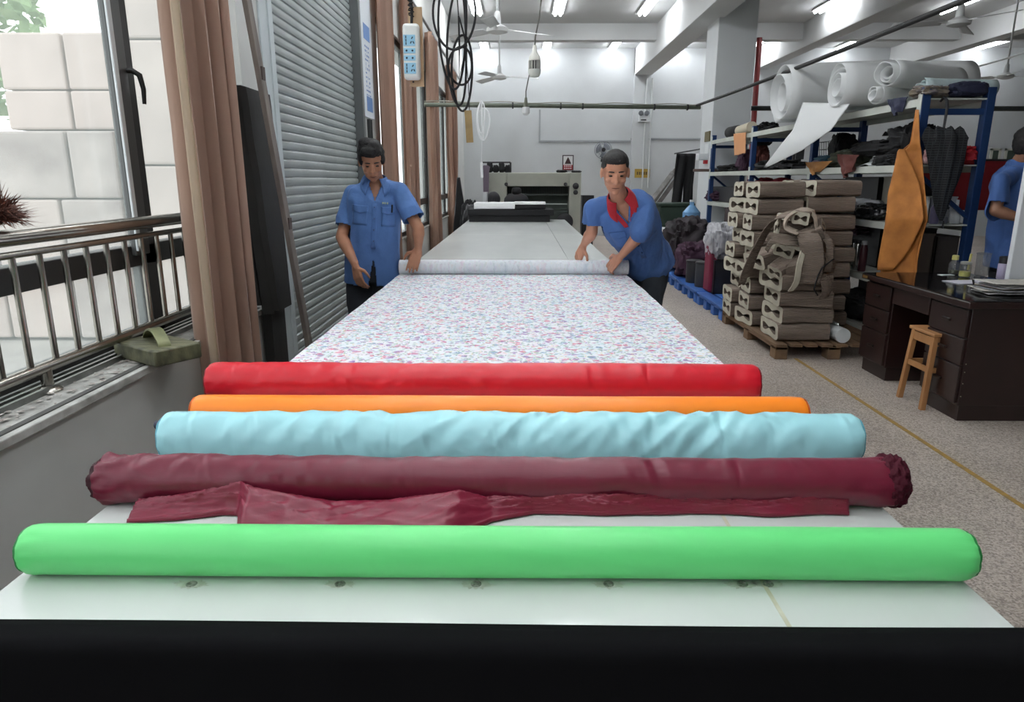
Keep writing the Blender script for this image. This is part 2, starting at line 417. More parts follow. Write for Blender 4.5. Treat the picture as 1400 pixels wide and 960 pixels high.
for i, x in enumerate((262, 465, 651, 832, 1015, 1050)):
    p = oz(x, 799, T)
    b = put('bolt', MB().lathe((p.x, p.y, T - 0.004), [(0.009, 0), (0.009, 0.0052), (0.006, 0.0058), (0.0055, 0.0045)], 14), mat('bolt_steel', (176, 178, 170), 0.45, 0.2, rgb2=(90, 92, 82), vscale=160), tb)
    st = MB(); cs = [(p.x + 0.032 * math.cos(k * 0.2244) * (0.7 + 0.6 * abs(N3(k * 0.5, i, 1))), p.y + 0.014 * math.sin(k * 0.2244) * (0.7 + 0.9 * abs(N3(k * 0.5, i, 5)))) for k in range(28)]
    st.loft([[Vector((a, b, T)) for a, b in cs], [Vector((a, b, T + 0.0004)) for a, b in cs]])
    put('stain', st, mat('grimy_ring', (206, 209, 202), 0.4, rgb2=(160, 164, 150), vscale=60, voff=0.45), tb, smooth=False)
# ------------------------------------------------------------------ fabric rolls
def sat(name, rgb, rough=0.36, wr=0.0, sc=7.0, dark=None):
    """satin cloth: fine weave and long creases as relief"""
    if name in MATS: return MATS[name]
    m = bpy.data.materials.new(name); m.use_nodes = True; nt = m.node_tree; L = nt.links; b = nt.nodes['Principled BSDF']
    b.inputs['Base Color'].default_value = lin(rgb); b.inputs['Roughness'].default_value = rough
    b.inputs['Sheen Weight'].default_value = 0.04; b.inputs['Sheen Roughness'].default_value = 0.4
    tc = nt.nodes.new('ShaderNodeTexCoord')
    mp = nt.nodes.new('ShaderNodeMapping'); mp.inputs['Rotation'].default_value = (0, 0.5, 0.35); mp.inputs['Scale'].default_value = (1.6, 0.7, 0.5)
    n = nt.nodes.new('ShaderNodeTexNoise'); n.inputs['Scale'].default_value = sc; n.inputs['Detail'].default_value = 2; n.inputs['Distortion'].default_value = 0.6
    n2 = nt.nodes.new('ShaderNodeTexNoise'); n2.inputs['Scale'].default_value = 260; n2.inputs['Detail'].default_value = 1
    mp2 = nt.nodes.new('ShaderNodeMapping'); mp2.inputs['Scale'].default_value = (0.15, 1, 1)
    b1 = nt.nodes.new('ShaderNodeBump'); b1.inputs['Strength'].default_value = wr; b1.inputs['Distance'].default_value = 0.02
    b2 = nt.nodes.new('ShaderNodeBump'); b2.inputs['Strength'].default_value = 0.08; b2.inputs['Distance'].default_value = 0.002
    L.new(tc.outputs['Object'], mp.inputs[0]); L.new(mp.outputs[0], n.inputs[0]); L.new(n.outputs['Fac'], b1.inputs['Height'])
    L.new(tc.outputs['Object'], mp2.inputs[0]); L.new(mp2.outputs[0], n2.inputs[0]); L.new(n2.outputs['Fac'], b2.inputs['Height'])
    L.new(b1.outputs[0], b2.inputs['Normal']); L.new(b2.outputs[0], b.inputs['Normal'])
    MATS[name] = m
    return m
def fabric_roll(label, pl, pr, Y, r, rgb, rgb_end, wr=0.2, amp=0.004, dia=0.0, seed=0, ruff=0.004, name='fabric_roll', ends=(1, 1), z0=T, yaw=0.0):
    x0 = oy(pl[0], pl[1], Y - 0.4 * r).x; x1 = oy(pr[0], pr[1], Y - 0.4 * r).x
    Lh = x1 - x0; cx = (x0 + x1) / 2
    root = thing(name, label, 'fabric roll', (cx, Y, z0))
    NU, NV = 220, 56
    def rad(x, a):
        q = amp * (N3(x * 2.3 + seed, math.cos(a) * 0.8, math.sin(a) * 0.8) * 0.9)
        # slanting creases pulled across the cloth
        if dia:
            u = x * 1.0 + a * 0.055
            env = max(0, N3(x * 1.3 + seed * 3.1, 4.2, a * 0.25) + 0.25)
            s_ = N3(u * 15 + seed, a * 0.35, 1.7)
            q += dia * env * (1 - abs(s_) * 3.0) * 1.1
            s2 = N3(x * 17 - a * 1.1 + seed, a * 0.5, 5.7)
            q += dia * 0.5 * env * (1 - abs(s2) * 2.6)
        return r + q
    rings = []
    for i in range(NU + 1):
        t = i / NU; x = x0 + Lh * t
        e = min((x - x0), (x1 - x)); k = 1.0
        if e < 0.022: k = 0.90 + 0.10 * math.sqrt(max(0, 1 - (1 - e / 0.022) ** 2))
        ring = []
        for j in range(NV):
            a = 2 * math.pi * j / NV
            R_ = rad(x, a) * k
            if e < 0.05: R_ += ruff * N3(a * 3.5, x * 30, seed) * (1 - e / 0.05)
            z = z0 + r + R_ * math.sin(a)
            ring.append(Vector((x, Y + R_ * math.cos(a) + yaw * (x - cx), max(z, z0 + 0.0015))))
        rings.append(ring)
    body = MB(); body.loft(rings, cap=False)
    put('rolled_cloth', body, sat(label[:20] + '_m', rgb, wr=wr), root, angle=70)
    # wound ends: layers of selvage as uneven rings, and the hollow core
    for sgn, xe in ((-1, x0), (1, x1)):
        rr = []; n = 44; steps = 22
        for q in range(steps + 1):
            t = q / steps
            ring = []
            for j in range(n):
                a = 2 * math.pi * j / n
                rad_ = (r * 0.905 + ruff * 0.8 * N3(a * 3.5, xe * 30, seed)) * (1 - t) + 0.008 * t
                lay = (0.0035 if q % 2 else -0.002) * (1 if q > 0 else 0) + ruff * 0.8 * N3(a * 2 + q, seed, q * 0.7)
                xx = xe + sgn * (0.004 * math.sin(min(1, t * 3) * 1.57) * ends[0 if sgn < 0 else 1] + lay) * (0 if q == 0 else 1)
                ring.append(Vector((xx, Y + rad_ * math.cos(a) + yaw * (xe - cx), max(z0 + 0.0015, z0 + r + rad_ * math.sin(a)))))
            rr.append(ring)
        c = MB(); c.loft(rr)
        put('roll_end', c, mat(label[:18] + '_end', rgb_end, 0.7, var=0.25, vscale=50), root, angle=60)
    return root
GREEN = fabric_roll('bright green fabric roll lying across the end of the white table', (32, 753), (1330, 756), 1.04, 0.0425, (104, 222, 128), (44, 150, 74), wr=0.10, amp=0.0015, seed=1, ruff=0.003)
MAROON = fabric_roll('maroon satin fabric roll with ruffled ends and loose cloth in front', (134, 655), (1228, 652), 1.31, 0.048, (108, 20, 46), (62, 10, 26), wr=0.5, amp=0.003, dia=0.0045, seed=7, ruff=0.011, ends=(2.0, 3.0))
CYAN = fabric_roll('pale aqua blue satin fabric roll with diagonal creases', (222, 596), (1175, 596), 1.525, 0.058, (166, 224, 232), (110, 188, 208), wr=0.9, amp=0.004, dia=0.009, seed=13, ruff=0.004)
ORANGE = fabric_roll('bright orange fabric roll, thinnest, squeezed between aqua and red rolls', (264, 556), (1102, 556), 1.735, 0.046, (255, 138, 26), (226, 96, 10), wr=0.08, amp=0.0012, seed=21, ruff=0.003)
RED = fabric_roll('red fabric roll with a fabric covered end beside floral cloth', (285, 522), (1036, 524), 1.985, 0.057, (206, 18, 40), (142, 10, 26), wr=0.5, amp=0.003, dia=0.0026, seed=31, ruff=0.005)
# dark plug of the cardboard core at the left of the aqua roll
pc = oy(228, 577, 1.525)
put('core_plug', MB().lathe((-0.861 - 0.012 if False else pc.x - 0.018, 1.505, pc.z), [(0.006, 0), (0.010, 0.003), (0.010, 0.02)], 12, 'X'), mat('dark_plug', (58, 60, 78), 0.6), CYAN)
# gathered cloth at the right end of the maroon roll
xe = oy(1215, 655, 1.31).x
kn = MB(); rings = []
for i in range(15):
    t = i / 14; x = xe - 0.022 + 0.045 * t
    rr = 0.046 + 0.009 * math.sin(t * 3.1) ; ring = []
    for j in range(96):
        a = 2 * math.pi * j / 96
        R_ = rr + 0.007 * N3(math.cos(a) * 4, math.sin(a) * 4, t * 5) + 0.0008 * math.sin(a * 17 + t * 4) + 0.003 * N3(a * 6, t * 9, 2)
        ring.append(Vector((x, 1.31 + R_ * math.cos(a), max(T + 0.0015, T + 0.05 + R_ * math.sin(a)))))
    rings.append(ring)
kn.loft(rings); put('gathered_end', kn, mat('maroon_dark', (66, 10, 28), 0.7, spec=0.2, bump=0.5, bscale=90), MAROON)
# loose maroon cloth in front of its roll
fl = MB()
xa, xb = -0.762, 0.655
def plin(tab, u):
    for (a_, b_) in zip(tab, tab[1:]):
        if u <= b_[0]: return a_[1] + (b_[1] - a_[1]) * (u - a_[0]) / max(1e-6, b_[0] - a_[0])
    return tab[-1][1]
NEAR = [(0, 1.205), (0.06, 1.213), (0.125, 1.238), (0.145, 1.235), (0.17, 1.135), (0.30, 1.12), (0.44, 1.125), (0.50, 1.215), (0.56, 1.250), (0.66, 1.243), (0.78, 1.254), (0.88, 1.246), (1.0, 1.252)]
HGT = [(0, 0.020), (0.08, 0.036), (0.16, 0.058), (0.19, 0.050), (0.28, 0.026), (0.36, 0.034), (0.455, 0.052), (0.49, 0.030), (0.56, 0.024), (0.68, 0.034), (0.80, 0.022), (0.92, 0.030), (1.0, 0.026)]
def flap(u, v):
    x = xa + (xb - xa) * u
    near = plin(NEAR, u); far = 1.272 + 0.006 * math.sin(u * 17)
    y = far + (near - far) * v
    hh = plin(HGT, u)
    pr_ = (0.55 + 0.45 * math.sin(min(1, v / 0.35) * math.pi / 2)) if v < 0.35 else (1 - (v - 0.35) / 0.65) ** 0.8
    z = T + 0.003 + hh * pr_
    w = math.sin(math.pi * min(1, v * 1.1 + 0.08))
    cre = 1 - abs(N3(u * 30 + v * 9, v * 2.0, 3.3)) * 2.8
    cr2 = 1 - abs(N3(u * 16 - v * 7, v * 1.5, 7.3)) * 2.8
    z += (0.0055 * max(0, cre) + 0.006 * max(0, cr2)) * w
    z += 0.0035 * max(0, 1 - abs(v - 0.94) / 0.06)
    return Vector((x, y + 0.006 * N3(u * 14, v * 2, 1), max(z, T + 0.002)))
fl.grid(flap, 260, 34)
put('loose_cloth', fl, sat('maroon_loose', (122, 22, 50), wr=0.35), MAROON, angle=80, solid=0.0012, off=1)
# black cloth hanging over the near end of the table
bk = MB()
def drape(u, v):
    x = -1.25 + 2.5 * u
    s = v * 0.95
    yy = 0.897 + 0.004 * math.sin(u * 7) + 0.006 * u
    a = 0.045
    if s < a: y, z = yy - s, T + 0.004
    elif s < a + 0.02 : 
        q = (s - a) / 0.02 * math.pi / 2
        y, z = yy - a - 0.013 * math.sin(q) , T + 0.004 - 0.013 * (1 - math.cos(q))
    else: y, z = yy - a - 0.013, T + 0.004 - 0.013 - (s - a - 0.02)
    if s > a + 0.02: y -= 0.004 * max(0, N3(u * 6, 1, 2)) * min(1, (s - a) * 4)
    return Vector((x, y, z))
bk.grid(drape, 90, 60)
tag(put('black_cloth', bk, mat('black_fabric', (15, 15, 17), 0.9, spec=0.08), solid=0.003, off=1, angle=80), 'plain black cloth draped over the near end of the white table', 'cloth')
# ------------------------------------------------------------------ floral cloth and its roll
def floral(name, faint=0.0):
    m = bpy.data.materials.new(name); m.use_nodes = True; nt = m.node_tree; L = nt.links; b = nt.nodes['Principled BSDF']
    tc = nt.nodes.new('ShaderNodeTexCoord')
    nz = nt.nodes.new('ShaderNodeTexNoise'); nz.inputs['Scale'].default_value = 30; nz.inputs['Detail'].default_value = 2
    ad = nt.nodes.new('ShaderNodeMix'); ad.data_type = 'RGBA'; ad.blend_type = 'LINEAR_LIGHT'; ad.inputs[0].default_value = 0.02
    L.new(tc.outputs['Object'], nz.inputs[0]); L.new(tc.outputs['Object'], ad.inputs[6]); L.new(nz.outputs['Color'], ad.inputs[7])
    cur = None
    base = lin((228, 233, 238))
    def layer(scale, thr, cols, off, prev, soft=0.05, wts=None):
        mp = nt.nodes.new('ShaderNodeMapping'); mp.inputs['Location'].default_value = (off, off * 1.7, 0)
        L.new(ad.outputs[2], mp.inputs[0])
        v = nt.nodes.new('ShaderNodeTexVoronoi'); v.voronoi_dimensions = '2D'; v.inputs['Scale'].default_value = scale; v.inputs['Randomness'].default_value = 0.9
        L.new(mp.outputs[0], v.inputs['Vector'])
        r = nt.nodes.new('ShaderNodeValToRGB'); r.color_ramp.elements[0].position = thr; r.color_ramp.elements[0].color = (1, 1, 1, 1)
        r.color_ramp.elements[1].position = thr + soft; r.color_ramp.elements[1].color = (0, 0, 0, 1)
        L.new(v.outputs['Distance'], r.inputs[0])
        sp = nt.nodes.new('ShaderNodeSeparateColor'); L.new(v.outputs['Color'], sp.inputs[0])
        c = nt.nodes.new('ShaderNodeValToRGB'); c.color_ramp.interpolation = 'CONSTANT'
        el = c.color_ramp.elements
        el[0].position = 0; el[0].color = lin(cols[0]); el[1].position = 1 / len(cols); el[1].color = lin(cols[1])
        for i in range(2, len(cols)): e = el.new(i / len(cols)); e.color = lin(cols[i])
        L.new(sp.outputs[0], c.inputs[0])
        mx = nt.nodes.new('ShaderNodeMix'); mx.data_type = 'RGBA'
        sc_ = nt.nodes.new('ShaderNodeMath'); sc_.operation = 'MULTIPLY'; sc_.inputs[1].default_value = 1 - faint
        L.new(r.outputs[0], sc_.inputs[0]); L.new(sc_.outputs[0], mx.inputs[0])
        if prev is None: mx.inputs[6].default_value = base
        else: L.new(prev, mx.inputs[6])
        L.new(c.outputs[0], mx.inputs[7])
        return mx.outputs[2]
    cur = layer(15, 0.36, [(226, 238, 246), (240, 232, 240), (214, 232, 240), (236, 240, 244)], 0.3, None, 0.2)
    cur = layer(42, 0.20, [(128, 172, 140), (160, 190, 176), (236, 240, 244), (120, 160, 150), (190, 208, 196)], 3.1, cur, 0.14)
    cur = layer(34, 0.22, [(176, 150, 200), (204, 150, 186), (236, 240, 244), (170, 196, 214), (236, 240, 244), (226, 176, 190)], 6.7, cur, 0.12)
    cur = layer(22, 0.20, [(196, 70, 130), (236, 240, 244), (150, 110, 176), (236, 240, 244), (222, 120, 150), (120, 160, 190), (236, 240, 244)], 9.9, cur, 0.10)
    cur = layer(60, 0.16, [(110, 130, 130), (236, 240, 244), (130, 110, 160), (236, 240, 244), (226, 206, 150)], 14.2, cur, 0.10)
    L.new(cur, b.inputs['Base Color']); b.inputs['Roughness'].default_value = 0.8
    return m
M_flo = floral('floral_print', 0.22); M_flob = floral('floral_reverse', 0.86)
fs = MB()
def sheet(u, v):
    y = 2.02 + (4.79 - 2.02) * v
    x = TX0 + 0.004 + (TX1 - TX0 - 0.004) * u
    wob = 0.006 * N3(y * 4, 0, u * 9)
    if u < 0.02: x += wob
    if u > 0.98: x += wob + 0.006 * math.sin(y * 2)
    return Vector((x, y, T + 0.0035 + 0.0012 * N3(x * 5, y * 5, 1) + 0.0008 * N3(x * 22, y * 9, 4)))
fs.grid(sheet, 60, 100)
flo = thing('floral_cloth', 'white cloth printed with small pink, purple and green flowers, unrolled on the table', 'cloth', (0, 3.4, T))
put('spread_sheet', fs, M_flo, flo, angle=80)
FR = []
xw0, xw1 = oy(546, 366, 4.78).x, oy(859, 366, 4.78).x
rings = []
for i in range(121):
    t = i / 120; x = xw0 + (xw1 - xw0) * t; ring = []
    for j in range(40):
        a = 2 * math.pi * j / 40; R_ = 0.050 + 0.0022 * N3(x * 4, math.cos(a), math.sin(a)) + 0.0015 * N3(x * 14, math.cos(a) * 2, math.sin(a) * 2)
        ring.append(Vector((x, 4.81 + R_ * math.cos(a), max(T + 0.004, T + 0.052 + R_ * math.sin(a)))))
    rings.append(ring)
rb = MB(); rb.loft(rings, cap=False)
put('rolled_cloth', rb, M_flob, flo, angle=80)
for sg, xe in ((-1, xw0), (1, xw1)):
    c = MB(); rr = []
    for q in range(13):
        R_ = 0.049 * (1 - q / 13.0) + 0.004
        rr.append([Vector((xe + sg * (0.003 if q % 2 else -0.003) * (q > 0), 4.81 + R_ * math.cos(2 * math.pi * j / 32), max(T + 0.004, T + 0.052 + R_ * math.sin(2 * math.pi * j / 32)))) for j in range(32)])
    c.loft(rr); put('roll_end', c, mat('white_cloth_end', (206, 208, 212), 0.8), flo, angle=60)
# ------------------------------------------------------------------ black and white piles at the far end of the table
M_blk = mat('black_cloth_pile', (24, 24, 27), 0.8, bump=0.3, bscale=30)
M_wht = mat('white_paper', (236, 237, 238), 0.7, bump=0.15, bscale=40)
def slab(lo, hi, m, name, label, cat, seed=0, group=None, amp=0.008, n=12, bev=0.006):
    mb = MB(); lo = Vector(lo); hi = Vector(hi)
    mb.box(lo, hi)
    # subdivided soft slab
    g = MB(); rings = []
    for i in range(n + 1):
        t = i / n; x = lo.x + (hi.x - lo.x) * t; ring = []
        pts = [(lo.y, lo.z)] + [(lo.y, hi.z)] + [(lo.y + (hi.y - lo.y) * q / 4, hi.z) for q in range(1, 4)] + [(hi.y, hi.z), (hi.y, lo.z)]
        for (y, z) in pts:
            dz = amp * N3(x * 6 + seed, y * 6, seed) if z > lo.z else 0
            dy = amp * N3(x * 5, z * 20 + seed, 2)
            ring.append(Vector((x, y + dy, z + dz)))
        rings.append(ring)
    g.loft(rings)
    return tag(put(name, g, m, angle=50, bevel=bev), label, cat, group)
yt = 10.9
def X9(px, y=yt): return oy(px, 290, y).x
z1 = oy(700, 290, yt).z
slab((X9(641), yt, T + 0.001), (X9(752), yt + 0.6, T + 0.10), M_blk, 'folded_black_cloth', 'lowest folded black cloth slab at the far end of the table', 'cloth', 3)
slab((X9(640), yt - 0.02, T + 0.102), (X9(757), yt + 0.62, T + 0.19), M_blk, 'folded_black_cloth', 'wider folded black cloth slab lying on another black slab', 'cloth', 5)
slab((X9(648), yt + 0.02, T + 0.20), (X9(704), yt + 0.56, T + 0.29), M_wht, 'paper_stack', 'taller white stack on the black cloth slabs', 'paper stack', 7, amp=0.012)
slab((X9(705), yt + 0.02, T + 0.20), (X9(746), yt + 0.5, T + 0.255), M_blk, 'folded_black_cloth', 'short black folded piece beside the taller white stack', 'cloth', 9)
slab((X9(703), yt + 0.03, T + 0.265), (X9(746), yt + 0.5, T + 0.30), M_wht, 'paper_stack', 'thin white sheets lying on the short black piece', 'paper stack', 11, amp=0.012)

# ================================================================== left side
# railing
rl = thing('window_railing', 'polished stainless steel safety railing with round bars in front of the window', 'railing', (-1.58, 1.5, SILL))
M_ss = mat('stainless', (176, 172, 164), 0.22, 1.0, var=0.15, vscale=10, stretch=(1, 0.3, 1))
XR = -1.58; zt_, zb_ = 1.243, 0.812
put('handrail', MB().cyl((XR, -2.6, zt_), (XR, 3.62, zt_), 0.026, n=20), M_ss, rl)
put('upper_rail', MB().cyl((XR, -2.6, zt_ - 0.052), (XR, 3.62, zt_ - 0.052), 0.012, n=14), M_ss, rl)
put('bottom_rail', MB().cyl((XR, -2.6, zb_), (XR, 3.62, zb_), 0.019, n=18), M_ss, rl)
y = 3.50
while y > -2.5:
    put('baluster', MB().cyl((XR, y, zb_), (XR, y, zt_ - 0.05), 0.0105, n=12), M_ss, rl); y -= 0.125
for y in (-2.3, 0.1, 2.19, 3.45):
    put('support_post', MB().cyl((XR, y, SILL), (XR, y, zb_), 0.019, n=16).lathe((XR, y, SILL), [(0.042, 0), (0.042, 0.006), (0.034, 0.014), (0.022, 0.018)], 20), M_ss, rl)
# brown duster on the rail
du = thing('duster', 'reddish brown shaggy duster lying on the steel handrail', 'duster', (XR, 2.08, zt_ + 0.026))
dr = random.Random(5); fz = MB()
dc = Vector((XR, ox(-4, 300, XR).y, zt_ + 0.055))
for i in range(1100):
    a = Vector((dr.gauss(0, 1), dr.gauss(0, 1), dr.gauss(0, 0.9))).normalized()
    if a.z < -0.25: a.z *= -0.6
    L_ = 0.05 + dr.random() * 0.06
    p0 = dc + a * 0.015; p1 = dc + a * L_ * 0.65 + Vector((0, 0, 0.008)); p2 = dc + a * L_ + Vector((dr.gauss(0, 0.012), dr.gauss(0, 0.012), dr.gauss(0, 0.012) ))
    p2.z = max(p2.z, zt_ + 0.02)
    w = a.orthogonal().normalized() * 0.0022
    fz.add([p0 - w, p0 + w, p1 + w * 0.8, p1 - w * 0.8, p2], [(0, 1, 2, 3), (3, 2, 4)])
put('bristles', fz, mat('brown_bristles', (112, 62, 44), 0.7, rgb2=(52, 26, 18), vscale=30), du, smooth=False)
put('handle', MB().cyl((XR + 0.0, dc.y - 0.45, zt_ + 0.042), (XR, dc.y, zt_ + 0.05), 0.012, n=10), mat('duster_handle', (120, 84, 50), 0.6), du)
# plastering float on the sill
fa, fb, fc = oz(176, 490, SILL), oz(240, 507, SILL), oz(272, 482, SILL)
fo = thing('plaster_float', 'grimy olive green plastering float with a strap handle on the window sill', 'tool', ((fa.x + fc.x) / 2, (fa.y + fc.y) / 2, SILL))
cc = Vector(((fa.x + fc.x) / 2, (fa.y + fc.y) / 2 - 0.045, SILL)); ang = math.atan2(fb.y - fa.y, fb.x - fa.x)
Rm = Matrix.Translation(cc) @ Matrix.Rotation(ang, 4, 'Z')
M_float = mat('olive_float', (120, 120, 92), 0.5, rgb2=(58, 60, 46), vscale=14, bump=0.4, bscale=25, stretch=(0.4, 2, 1))
put('plate', MB().box((-0.15, -0.095, 0.004), (0.15, 0.095, 0.068)).xf(Rm), M_float, fo, bevel=0.008)
st = MB(); rings = []
for i in range(17):
    t = i / 16; x = -0.11 + 0.22 * t; z = 0.066 + 0.048 * math.sin(math.pi * t) ** 0.8
    rings.append([Vector((x, -0.022, z)), Vector((x, 0.022, z)), Vector((x, 0.022, z + 0.008)), Vector((x, -0.022, z + 0.008))])
st.loft(rings); put('handle', st.xf(Rm @ Matrix.Rotation(-0.25, 4, 'Z')), mat('olive_strap', (142, 146, 104), 0.5, rgb2=(92, 96, 64), vscale=10), fo, angle=50)
# paint chips on the sill
rnd = random.Random(8); ch = MB()
for i in range(260):
    y = 1.6 + rnd.random() * 2.0; x = XL - 0.03 - rnd.random() * 0.14; s = 0.003 + rnd.random() ** 2 * 0.012; a = rnd.random() * 6.28
    pts = [Vector((x + s * math.cos(a + k * 1.256) * (0.6 + rnd.random() * 0.6), y + s * math.sin(a + k * 1.256), SILL + 0.0045 + rnd.random() * 0.003)) for k in range(5)]
    ch.add(pts, [(0, 1, 2, 3, 4)])
co = put('paint_chips', ch, mat('chips', (228, 226, 220), 0.7, rgb2=(110, 92, 84), vscale=40), smooth=False); tag(co, 'flaked paint chips and dirt scattered on the window sill', 'debris'); co['kind'] = 'stuff'
# curtains
def curtain(label, y0, y1, z0, z1, x0, amp, folds, seed, m, tie=None, lining=None, splay=0.0):
    root = thing('curtain', label, 'curtain', (x0, (y0 + y1) / 2, z0))
    def fn(u, v):
        z = z0 + (z1 - z0) * v
        sq = 1.0
        if tie: sq = 1 - tie[1] * math.exp(-((z - tie[0]) / 0.35) ** 2)
        ph = u * folds * 2 * math.pi + 1.2 * N3(u * 5, z * 0.5, seed) + 0.9 * N3(u * 3, seed, 2.2)
        am = amp * (0.75 + 0.5 * N3(u * 6, 3.3, seed)) * (1 + 0.25 * (1 - v))
        yy = (y0 + y1) / 2 + (y1 - y0) * (u - 0.5) * sq * (1 + splay * (1 - v)) + 0.35 * am * math.sin(2 * ph)
        return Vector((x0 + am * math.sin(ph) + am * 0.25 * math.sin(2.3 * ph + seed), yy, z))
    g = MB(); nu_ = int(folds * 18); g.grid(fn, nu_, 40)
    o = put('hanging_cloth', g, [m] + ([lining] if lining else []), root, angle=80, solid=0.004)
    if lining:
        for p_ in o.data.polygons:
            if p_.index % nu_ < 7: p_.material_index = 1
    return root
M_cur = mat('curtain_pinkbrown', (176, 144, 126), 0.75, var=0.12, vscale=3, trans=0.15, sheen=0.2, stretch=(1, 1, 0.1))
M_cur2 = mat('curtain_far', (196, 166, 148), 0.75, var=0.15, vscale=4, trans=0.5, stretch=(1, 1, 0.1))
M_lin = mat('curtain_lining', (216, 200, 178), 0.8, trans=0.4)
ya, yb = ox(246, 245, XL + 0.05).y, ox(312, 245, XL + 0.05).y
curtain('pinkish brown curtain gathered beside the railing and the dark leaning board', ya, yb, 0.25, 3.6, XL + 0.065, 0.075, 3.6, 1.0, M_cur, lining=M_lin)
curtain('narrow brown curtain next to the narrow blue printed notice', 7.0, 7.75, 0.3, 3.5, XL + 0.07, 0.05, 4, 3.0, M_cur2)
curtain('pale brown curtain behind the hanging socket strip', 8.55, 9.2, 0.3, 3.5, XL + 0.07, 0.06, 5, 5.0, M_cur2)
curtain('brown curtain with a tight waist at the far window', 10.75, 11.75, 0.3, 3.5, XL + 0.07, 0.06, 7, 9.0, M_cur2, tie=(1.3, 0.25))
curtain('farthest brown curtain near the back wall corner', 13.7, 15.1, 0.3, 3.5, XL + 0.07, 0.06, 9, 12.0, M_cur2, tie=(1.4, 0.3))
tag(put('curtain_rail', MB().cyl((XL + 0.09, 6.9, 3.54), (XL + 0.09, 16.3, 3.54), 0.02, n=10), M_alu), 'long metal curtain rail above the far windows', 'curtain rail')
# dark board and strip leaning at the pier beside the shutter
M_dk = mat('black_foam', (36, 36, 34), 0.7, var=0.2, vscale=5, bump=0.2, bscale=14)
db = thing('leaning_board', 'tall black foam board standing against the wall between curtain and roller shutter', 'board', (XL + 0.05, 3.9, 0))
a0 = ox(322, 118, XL + 0.03); a1 = ox(352, 122, XL + 0.08); b0 = ox(372, 432, XL + 0.05); b1 = ox(398, 420, XL + 0.08)
def slant(y0t, y1t, zt, y0b, y1b, zb, x0, x1, seed=0):
    rings = []
    for i in range(21):
        t = i / 20; z = zb + (zt - zb) * t; w = 0.008 * N3(t * 4, seed, 1)
        ya_ = y0b + (y0t - y0b) * t + w; yb_ = y1b + (y1t - y1b) * t + w
        rings.append([Vector((x0 + w, ya_, z)), Vector((x1 + w, ya_ + 0.012, z)), Vector((x1 + w, yb_ - 0.012, z)), Vector((x0 + w, yb_, z))])
    m_ = MB(); m_.loft(rings); return m_
XB = XL + 0.10
kt0, kt1, kb0, kb1 = ox(326, 118, XB), ox(370, 130, XB), ox(374, 430, XB), ox(400, 420, XB)
put('back_sheet', slant(kt0.y - 0.02, kt1.y + 0.06, kt0.z + 0.01, kb0.y - 0.02, kb1.y + 0.05, kb0.z + 0.05, XL + 0.006, XL + 0.04, 1), M_dk, db, angle=50)
put('front_sheet', slant(kt0.y + 0.02, kt1.y, kt1.z, kb0.y, kb1.y, kb0.z, XL + 0.045, XB, 2), M_dk, db, angle=50)
put('folded_edge', slant(kt0.y, kt0.y + 0.07, kt0.z, kb0.y, kb0.y + 0.06, kb0.z + 0.02, XB, XB + 0.03, 3), M_dk, db, angle=50)
put('foot', MB().box((XL + 0.02, kb0.y + 0.05, 0), (XL + 0.07, kb1.y - 0.05, kb0.z + 0.06)), M_dk, db, smooth=False)
pk = thing('leaning_plank', 'weathered grey brown plank leaning in front of the black board', 'plank', (XL + 0.1, 4.1, 0))
q0 = ox(334, -30, XL + 0.155); q1 = ox(424, 470, XL + 0.22)
put('plank_body', MB().box((-0.02, -0.033, 0), (0.005, 0.033, 1)).xf(Matrix(((1, 0, q0.x - q1.x, q1.x), (0, 1, q0.y - q1.y, q1.y), (0, 0, q0.z - q1.z, q1.z), (0, 0, 0, 1)))), mat('grey_plank', (134, 126, 118), 0.7, rgb2=(96, 88, 84), vscale=12, stretch=(1, 1, 0.15)), pk, smooth=False, bevel=0.003)
d = (q1 - q0).normalized(); e = q1 + d * (q1.z / -d.z)
put('plank_foot', MB().box((-0.02, -0.033, 0), (0.005, 0.033, 1)).xf(Matrix(((1, 0, q1.x - e.x, e.x), (0, 1, q1.y - e.y, e.y), (0, 0, q1.z - e.z, e.z), (0, 0, 0, 1)))), MATS['grey_plank'], pk, smooth=False)
for t in (0.22, 0.62):
    c_ = q0 + (q1 - q0) * t
    put('hinge', MB().box((c_.x + 0.004, c_.y - 0.02, c_.z - 0.03), (c_.x + 0.012, c_.y + 0.02, c_.z + 0.03)), mat('rusty_hinge', (96, 84, 80), 0.6, 0.4), pk, smooth=False)
